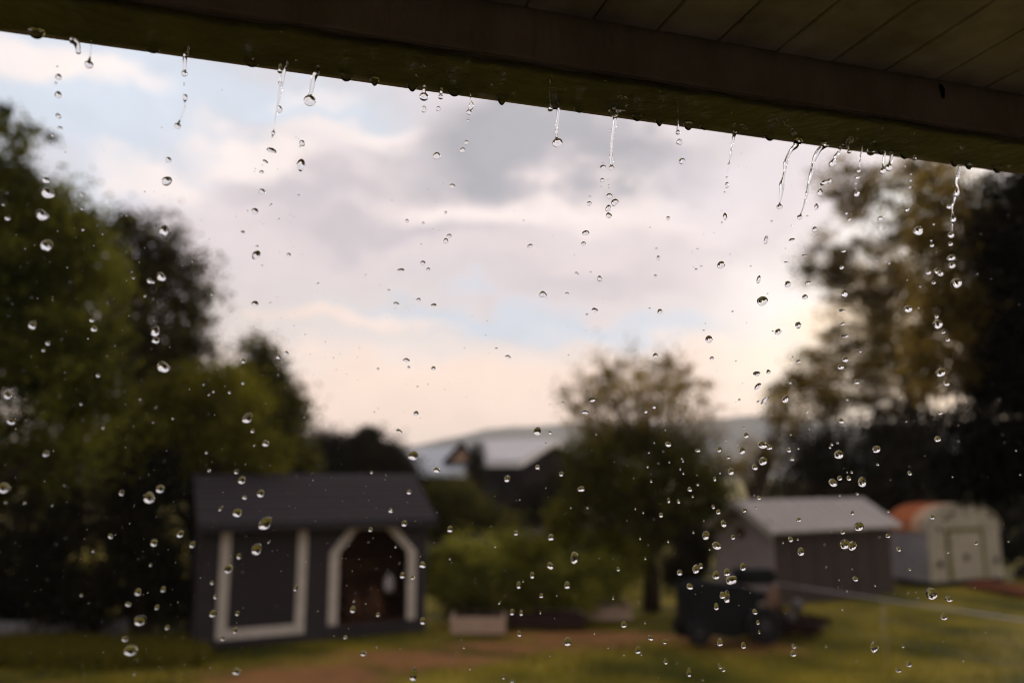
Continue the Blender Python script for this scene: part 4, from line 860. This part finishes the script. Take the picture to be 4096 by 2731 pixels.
def region(x, y):
    lt = np.interp(y, [0, 400, 650, 800, 900, 1150, 1420, 1421, 1500, 1650, 1780, 2731], [0, 40, 90, 430, 660, 830, 870, 900, 1150, 1210, 1250, 1250])
    if 855 < x < 1235 and 2095 < y < 2570: return "before the shed's pale framed panel"
    if 1320 < x < 1650 and 2080 < y < 2540: return 'before the arched shed doorway'
    if 760 < x < 1700 and 2085 < y < 2590: return 'before the plain charcoal shed wall'
    if 770 < x < 1730 and 1915 < y < 2090: return 'before the charcoal shed roof'
    if y > 2560: return 'above the lawn left of the planters' if x < 1750 else ('above the lawn below the planters' if x < 2600 else ('above the earth strip under the tractor' if x < 3200 else 'above the right hand lawn'))
    if x < 760 and y > 2400: return 'above the low block wall and weeds'
    if x < 760 and y > 1850: return 'before the dark left hedge'
    if 2700 < x < 3110 and 2240 < y: return 'before the black tractor'
    if 2860 < x < 3120 and 2000 < y: return 'before the lilac shed gable'
    if 2780 < x < 3620 and 1950 < y < 2110: return 'before the pale metal shed roof'
    if 3110 < x < 3570 and y > 2100 and y < 2400: return "before the storage shed's brown side"
    if 3560 < x and 2010 < y < 2360: return 'before the rounded metal shed'
    if x > 3110 and y > 2350: return 'above the grass near the rail fence'
    if 1700 < x < 2700 and 2420 < y: return 'before the planter boxes'
    if 1700 < x < 2250 and y > 2110: return 'before the left half of the garden bushes'
    if 2250 <= x < 2780 and y > 2110: return 'before the right half of the garden bushes'
    if 1620 < x < 2230 and 1760 < y <= 2110: return 'before the neighbour houses'
    if 2230 <= x < 2780 and 1700 < y: return "before the bushy middle tree's dense crown" if y < 1930 else 'before the lower middle tree'
    if 2780 <= x < 3250 and y > 1640: return 'between the middle tree and storage shed' if y > 1830 else 'before the hazy hill beside the middle tree'
    if 2230 <= x < 2900 and y > 1380: return "before the middle tree's sparse top twigs"
    if x >= 3640: return 'before the near black right tree' if y > 1150 or x > 3800 else 'before the glowing gap beside the black tree'
    if x >= 3250: return 'before the dusky trees behind the sheds' if y > 1640 else ('before the upper backlit tree' if y < 1150 else 'before the lower backlit tree')
    if x < lt: return 'before the upper left trees' if y < 1250 else ('before the middle of the left trees' if y < 1550 else 'before the lower left trees')
    if x < 1000: return 'in the blue sky column near the left trees'
    if x < 1350: return 'in the sky column right of the left trees'
    if x < 1800: return 'in open sky above the neighbour houses' if y > 1200 else 'under the two short middle strands'
    if x < 2250: return 'in open sky left of the middle tree' if y > 1050 else 'under the big round ended strand'
    if x < 2520: return 'under the tall forked strand' if y < 1000 else 'in open sky over the middle tree'
    if x < 2850: return 'between the forked and twisted strands'
    return 'under the paired twisted strands' if y < 1250 else 'in bright sky left of the backlit tree'

RELN = 'first second third fourth fifth sixth seventh eighth ninth tenth eleventh twelfth thirteenth fourteenth fifteenth sixteenth seventeenth eighteenth nineteenth twentieth'.split()
def ordn(k_):
    if k_ < 20: return RELN[k_]
    tens = {2: 'twenty', 3: 'thirty', 4: 'forty'}; t_, u2 = divmod(k_ + 1, 10)
    return tens[t_] + '-' + RELN[u2 - 1] if u2 else {3: 'thirtieth', 4: 'fortieth'}[t_]
def sized(x, y, w, h, a, off=0.0):
    c = wp(x, y, off); dpt = axis_depth(c) / FPX; return c, w * dpt, h * dpt
big = [d_ for d_ in DROPS if max(d_[2], d_[3]) >= 9.0]
big.sort(key=lambda d_: -d_[2] * d_[3])
indiv, rest = big[:296], big[296:] + [d_ for d_ in DROPS if max(d_[2], d_[3]) < 9.0]
byreg = {}
for d_ in indiv: byreg.setdefault(region(d_[0], d_[1]), []).append(d_)
for rg, lst in byreg.items():
    lst.sort(key=lambda d_: d_[1])
    for i, (x, y, w, h, a) in enumerate(lst):
        far = .0
        c, wm, hm = sized(x, y, w, h, a, rnd.uniform(-.012, .02))
        me = LIB[rnd.choice((0, 1, 2, 3, 4, 5, 1, 2)) if (w * h < 700 or x < 600) else rnd.choice((2, 3, 4, 6, 7, 8))]
        o = bpy.data.objects.new('water_drop', me); COL.objects.link(o)
        wm *= 1.18; hm *= 1.18; o.location = c; o.scale = (wm, (wm + hm) / 2, hm); o.rotation_euler = (0, -R(a), 0)
        s_ = math.sqrt(w * h); szw = 'large' if s_ > 26 else ('medium' if s_ > 18 else ('small' if s_ > 12 else 'tiny'))
        asp = w / h; sh = ('tilted' if abs(a) > 10 and (asp > 1.15 or asp < .87) else ('flattened' if asp > 1.35 else ('tall' if asp < .72 else 'round')))
        pos = 'only drop' if len(lst) == 1 else ('topmost' if i == 0 else ('lowest' if i == len(lst) - 1 else ordn(i) + ' down'))
        lb = f"{szw} {sh} drop, {pos} of those {rg}" if len(lst) > 1 else f"{szw} {sh} water drop {rg}"
        tag(o, lb, 'water drop', 'falling water drops')

# the remaining specks: one joined mass
ico = bmesh.new(); bmesh.ops.create_icosphere(ico, subdivisions=2, radius=.5)
iv = np.array([v_.co[:] for v_ in ico.verts]); ifc = np.array([[v_.index for v_ in f_.verts] for f_ in ico.faces]); ico.free()
sp = []
for (x, y, w, h, a) in rest:
    c, wm, hm = sized(x, y, w, h, a, rnd.uniform(-.01, .02)); sp.append((c, wm, hm, a))
for _ in range(900):
    if rnd.random() < .45: x, y = rnd.uniform(-50, 1700), rnd.uniform(850, 2750)
    else: x, y = rnd.uniform(0, 4150), rnd.uniform(1500, 2750) if rnd.random() < .75 else rnd.uniform(500, 1500)
    c, wm, hm = sized(x, y, 1, 1, 0, rnd.uniform(-.12, .35)); s_ = rnd.uniform(1.6, 4.6) * (1.4 if rnd.random() < .12 else 1)
    an = rnd.choice((0, 0, 0, 40, 45)); sp.append((c, wm * s_ * (1.6 if an else 1), hm * s_ * (.7 if an else 1), an))
V, F = [], []
for i, (c, wm, hm, a) in enumerate(sp):
    q = iv * np.array([wm, (wm + hm) / 2, hm]); ca, sa = math.cos(R(a)), math.sin(R(a))
    q = np.stack([q[:, 0] * ca - q[:, 2] * sa, q[:, 1], q[:, 0] * sa + q[:, 2] * ca], 1) + np.array(c)
    V.append(q); F.append(ifc + i * len(iv))
V = np.vstack(V); F = np.vstack(F)
me = bpy.data.meshes.new('rain_spray'); me.vertices.add(len(V)); me.vertices.foreach_set('co', V.reshape(-1)); me.loops.add(F.size); me.loops.foreach_set('vertex_index', F.reshape(-1).astype(np.int32))
me.polygons.add(len(F)); me.polygons.foreach_set('loop_start', np.arange(0, F.size, 3, dtype=np.int32)); me.update(calc_edges=True)
me.polygons.foreach_set('use_smooth', np.ones(len(F), bool))
tag(link('rain_spray', me, M['water']), 'fine specks of rain spray scattered through the air', kind='stuff')

# strands of water running off the lip
def cat(pts, n_):
    out = []; P_ = [pts[0]] + pts + [pts[-1]]
    for i in range(1, len(P_) - 2):
        for k_ in range(n_):
            t_ = k_ / n_; a_, b_, c_, d_ = P_[i - 1], P_[i], P_[i + 1], P_[i + 2]
            out.append(tuple(.5 * ((2 * b_[q]) + (-a_[q] + c_[q]) * t_ + (2 * a_[q] - 5 * b_[q] + 4 * c_[q] - d_[q]) * t_ ** 2 + (-a_[q] + 3 * b_[q] - 3 * c_[q] + d_[q]) * t_ ** 3) for q in range(3)))
    out.append(pts[-1]); return out
def strand(reg, s, label, bulb=True, name='water_strand', tail=None):
    pts = [tuple(float(q) for q in e.split(',')) for e in s.split(';')]
    pts = [(*rp(reg, x, y), w / ZS) for x, y, w in pts]
    body = pts[:-1] if bulb else pts
    sm = cat(body, 6) if len(body) > 1 else list(body)
    if not bulb:
        x, y, w = sm[-1]; sm += [(x, y + w * .25, w * .85), (x, y + w * .42, w * .5), (x, y + w * .5, w * .08)]
    else:
        bx, by, bw = pts[-1]; r_ = bw / 2; px, py, pwid = sm[-1]
        dx, dy = bx - px, by - py; dl_ = math.hypot(dx, dy) or 1; dx, dy = dx / dl_, dy / dl_
        st0 = -min(.93, math.sqrt(max(0, 1 - (pwid / bw) ** 2))) if pwid < bw else -.3
        sm = [p_ for p_ in sm if math.hypot(p_[0] - bx, p_[1] - by) > r_ * abs(st0) * 1.02]
        for k_ in range(13):
            th = math.acos(-st0) if False else None
            a_ = math.acos(max(-1, min(1, -st0)))            # start angle measured from the neck
            an = a_ + (math.pi - a_) * k_ / 12 if st0 < 0 else a_ + (math.pi - a_) * k_ / 12
            t_ = -math.cos(an) * r_; rr = max(math.sin(an) * r_, .02 * r_)
            sm.append((bx + dx * t_, by + dy * t_, rr * 2))
    P3, R3 = [], []
    for (x, y, w) in sm:
        c = wp(x, y); P3.append(c); R3.append(max(w * 1.2, 1.6) * .5 * axis_depth(c) / FPX)
    v, f = tube_geo(P3, R3, 14, side=EN)
    c0 = P3[0].copy(); v = [q - c0 for q in v]
    o = pyd(name, v, f, M['water'], None, True); o.location = c0
    tag(o, label, 'water strand' if name == 'water_strand' else 'water drop', 'strands of water running off the porch lip')
    return o
strand('A', '470,262,40;495,275,38;512,305,30;516,335,24;518,345,26', 'blurred stubby water strand at the far left of the porch lip', True)
strand('A', '602,270,6;600,320,7;594,370,8;587,427,46', 'thin blurred strand ending in a teardrop, left end of the lip')
strand('A', '1252,290,5;1245,315,7;1238,345,16;1222,372,24;1220,420,19;1218,455,18;1217,487,34', 'short smooth tube of water above a swinging double drop strand')
strand('A', '1222,628,20;1222,650,26;1219,680,5;1217,715,9;1205,752,8;1190,785,6;1172,832,36', 'loose S-curved strand linking two drops against the blue sky', name='water_strand')
strand('A', '1905,400,5;1888,440,8;1870,490,20;1855,560,22;1845,620,18;1835,680,11;1822,755,8;1808,850,4;1803,878,22;1799,897,6;1796,905,10', 'long tapering strand under the lip above the blue gap, left of the bulbous one')
strand('A', '1853,425,16;1848,450,18;1848,470,30', 'small bead clinging to the lip beside the long tapering strand')
strand('A', '2108,462,10;2085,488,32;2066,530,28;2056,580,26;2046,620,24;2044,665,66', 'thick bulbous strand ending in a heavy drop before blue sky')
strand('B', '574,570,18;570,590,16;570,612,24;570,640,50', 'short neck of water ending in a round drop, left of the beaded stub')
strand('B', '688,584,16;685,600,14;683,618,18;682,628,15;681,642,28', 'tiny beaded stub of water hanging left of centre on the lip')
strand('B', '876,596,5;878,630,7;879,665,7;884,692,26;880,712,24;870,728,14;868,742,30', 'hair-thin strand with a leaning pear drop left of centre')
strand('B', '1403,535,18;1402,552,12;1402,580,4;1401,620,8;1403,690,5;1405,720,32', 'thread of water with a round bead just left of the long round-ended strand')
strand('B', '1455,660,14;1454,690,16;1457,745,18;1451,800,16;1447,830,18;1446,850,14;1446,870,20;1443,900,8;1452,943,58', 'long strand ending in the biggest round drop at the lip centre')
strand('B', '1822,735,60;1828,752,40;1830,780,22;1827,830,24;1817,880,18;1810,935,13;1812,970,18;1806,1000,12;1806,1040,20;1808,1080,15;1809,1108,30', 'tall rippled strand rooted in a splash on the lip')
strand('B', '2247,650,3;2247,740,4;2244,795,10;2249,822,8;2246,845,14;2247,876,26', 'slim beaded strand above two round drops, right of the tall rippled strand')
strand('C', '400,866,36;392,885,22;386,915,14;378,960,10;370,1010,12;362,1050,4;356,1084,15', 'fine straight strand with a small bead, left of the twisted pair')
strand('C', '818,925,50;805,940,36;795,965,30;768,990,20;745,1030,18;735,1060,22;728,1085,24;724,1120,14;715,1175,16;705,1215,28;702,1255,24;696,1300,16;692,1335,9;690,1365,32', 'left one of the two long twisted strands')
strand('C', '992,952,44;975,970,28;950,992,26;925,1035,24;912,1075,16;908,1110,22;893,1170,20;882,1215,14;870,1275,16;862,1310,9;848,1365,8;836,1400,6;823,1434,28', 'right and longest of the two twisted strands')
strand('C', '1165,935,20;1140,945,16;1115,958,18;1092,975,16;1078,1005,14;1062,1030,22;1050,1055,20;1036,1082,38', 'crooked hook-shaped strand right of the twisted pair', False)
strand('C', '1138,955,10;1142,975,10;1150,1002,24', 'small drop dangling beside the crooked hook-shaped strand')
strand('C', '965,1218,16;985,1205,26;1003,1202,18;1018,1194,24;1033,1186,14', 'knobbly loose streak of water falling under the crooked strand', False)
strand('C', '1236,955,4;1232,1000,6;1226,1022,11;1225,1045,4;1223,1067,14;1218,1092,8;1212,1127,22', 'very thin beaded thread right of the crooked strand')
strand('C', '1296,970,40;1296,985,44;1293,1000,48', 'fat dark hanging drop left of the two bright short strands')
strand('C', '1384,1005,12;1380,1040,14;1376,1080,14;1371,1127,38', 'left one of the two bright short round-ended strands')
strand('C', '1430,1000,18;1428,1030,16;1424,1060,18;1410,1106,42', 'right one of the two bright short strands, club shaped')
strand('C', '1582,1020,12;1582,1034,12;1581,1048,22', 'tiny twin bead under the lip before the backlit tree')
strand('C', '1884,1070,30;1880,1095,14;1872,1140,16;1860,1180,18;1857,1210,12;1864,1240,12;1858,1275,30;1850,1298,18;1842,1330,8;1832,1350,14;1830,1390,6;1833,1420,14;1836,1450,30;1831,1480,7;1826,1520,7;1821,1552,34', 'long chain of beads and threads at the far right of the lip')
# drops clinging to the lip
HANG = [('A', 248, 225, 66, 34), ('A', 1012, 322, 60, 22), ('A', 1662, 412, 58, 22), ('A', 2282, 505, 54, 28), ('B', 243, 532, 46, 44), ('B', 490, 565, 54, 46), ('B', 765, 605, 56, 26),
        ('B', 1078, 655, 52, 52), ('B', 1425, 698, 48, 20), ('B', 1588, 717, 42, 20), ('B', 1968, 770, 48, 20), ('B', 2116, 800, 44, 44), ('C', 78, 820, 42, 32), ('C', 185, 834, 38, 18), ('C', 613, 892, 48, 26), ('C', 1350, 995, 34, 18), ('C', 1500, 1015, 40, 22), ('C', 1830, 1058, 40, 26), ('C', 1925, 1080, 40, 30), ('C', 2110, 1112, 44, 26)]
hx_ = sorted([(rp(r_, x, y), w, h) for r_, x, y, w, h in HANG], key=lambda q: q[0][0])
for i, ((x, y), w, h) in enumerate(hx_):
    p_ = onplane(x, y, WP, EN); dp = axis_depth(p_) / FPX; wm = w / ZS * dp; hm = h / ZS * dp
    me = bpy.data.meshes.new('clinging_drop'); bm = bmesh.new(); bmesh.ops.create_icosphere(bm, subdivisions=4, radius=1)
    for v_ in bm.verts:
        c = v_.co; r_ = math.hypot(c.x, c.y); 
        z_ = c.z
        if z_ < 0 and h > 40: z_ *= 1.15; k_ = 1 - .30 * abs(c.z); c.x *= k_; c.y *= k_
        v_.co = Vector((c.x * wm * (.72 if h > 40 else .80), c.y * wm * .42, z_ * (hm * (.85 if h > 40 else 1.15) + wm * (.2 if h > 40 else .34) if z_ < 0 else .0012)))
    bm.to_mesh(me); bm.free()
    o = link('clinging_drop', me, M['water'], None, True); o.rotation_euler.z = R(90) - EA
    q = onplane(x, y, EN * (DOUT - .0035), EN); o.location = Vector((q.x, q.y, ZLIP - .0004)) - EN * (wm * .36)
    tag(o, f"{'domed' if h > 40 else 'shallow'} drop clinging to the porch lip, {ordn(i)} from the left", 'water drop', 'drops clinging to the porch lip')
# thin splashes thrown off the wet lip
V, F = [], []
SPL = [('B', 860, 412, 26, 4), ('B', 520, 500, 22, 3), ('B', 1175, 612, 30, 3), ('B', 1895, 650, 36, 9), ('B', 1915, 700, 30, 5), ('B', 2065, 608, 26, 3), ('B', 2125, 608, 22, 3), ('B', 1840, 728, 44, 9), ('B', 1010, 560, 30, 2), ('B', 1500, 590, 20, 4), ('B', 1770, 535, 10, 3), ('B', 565, 450, 20, 3),
       ('C', 500, 708, 12, 3), ('C', 380, 743, 14, 2), ('C', 705, 742, 44, 3), ('C', 735, 815, 44, 3), ('C', 455, 848, 50, 3), ('C', 868, 757, 34, 2), ('C', 790, 880, 36, 8), ('C', 1165, 920, 40, 16), ('C', 1212, 858, 22, 7), ('C', 1370, 852, 40, 4), ('C', 1895, 980, 34, 7), ('C', 1310, 938, 16, 4), ('C', 985, 945, 26, 5), ('C', 1575, 880, 22, 3), ('C', 2210, 1100, 26, 6), ('C', 1940, 1085, 30, 7), ('C', 1280, 805, 12, 3), ('C', 905, 788, 12, 2), ('C', 675, 800, 14, 4), ('C', 390, 825, 18, 4),
       ('A', 1247, 315, 22, 3), ('A', 1332, 280, 22, 2), ('A', 1965, 406, 18, 2), ('A', 1855, 212, 12, 2), ('A', 1895, 420, 26, 2), ('A', 2090, 440, 20, 3), ('A', 1665, 385, 20, 2), ('A', 1640, 345, 18, 2)]
for (rg, x, y, s_, k2) in SPL:
    for _ in range(k2):
        cx_, cy_ = x + rnd.gauss(0, s_ * .35), y + rnd.gauss(0, s_ * .22); an = rnd.choice((-.6, -.5, .3, .9, 1.4)) + rnd.gauss(0, .3); ln2 = s_ * rnd.uniform(.35, 1.0); bow = rnd.uniform(-.35, .35) * ln2
        pts = []; dp_ = rnd.uniform(.002, .012)
        for q in range(7):
            t_ = q / 6 - .5; xx_ = cx_ + math.cos(an) * ln2 * t_ + math.sin(an) * bow * (t_ * t_ * 4 - 1); yy_ = cy_ - math.sin(an) * ln2 * t_ + math.cos(an) * bow * (t_ * t_ * 4 - 1)
            X, Y_ = rp(rg, xx_, yy_); d_ = ray(X, Y_); pl = onplane(X, Y_, WP, EN)
            p3 = pl if pl.z < ZLIP - .002 else C0 + d_ * ((ZLIP - dp_ - CAMH) / d_.z)
            pts.append(p3)
        w_ = rnd.uniform(1.4, 3.4) / FPX * .85 * .5
        tube_geo(pts, [w_ * (.4 + .6 * math.sin(math.pi * (q + .5) / 7)) * (1.5 if q == 3 and rnd.random() < .3 else 1) for q in range(7)], 6, V, F)
o = pyd('water_splash', V, F, M['water'], None, True); tag(o, 'thin threads of splashing water against the algae stained lip', kind='stuff')

# ------------------------------------------------------------------ damp air
HZ = 0.0004
if HZ > 0:
    hm_ = bpy.data.materials.new('haze'); hm_.use_nodes = True; t = hm_.node_tree; t.nodes.clear(); o = N('ShaderNodeOutputMaterial', t); pv = N('ShaderNodeVolumePrincipled', t)
    pv.inputs['Color'].default_value = (.86, .88, .92, 1); pv.inputs['Density'].default_value = HZ; pv.inputs['Anisotropy'].default_value = .2
    t.links.new(pv.outputs[0], o.inputs['Volume'])
    me = bpy.data.meshes.new('haze'); v = [(x, y, z) for x in (-2600, 2600) for y in (-1550, 1550) for z in (-3, 75)]
    me.from_pydata(v, [], BOXF); me.update(); bm = bmesh.new(); bm.from_mesh(me); bmesh.ops.recalc_face_normals(bm, faces=bm.faces); bm.to_mesh(me); bm.free()
    tag(link('haze', me, hm_), kind='stuff')
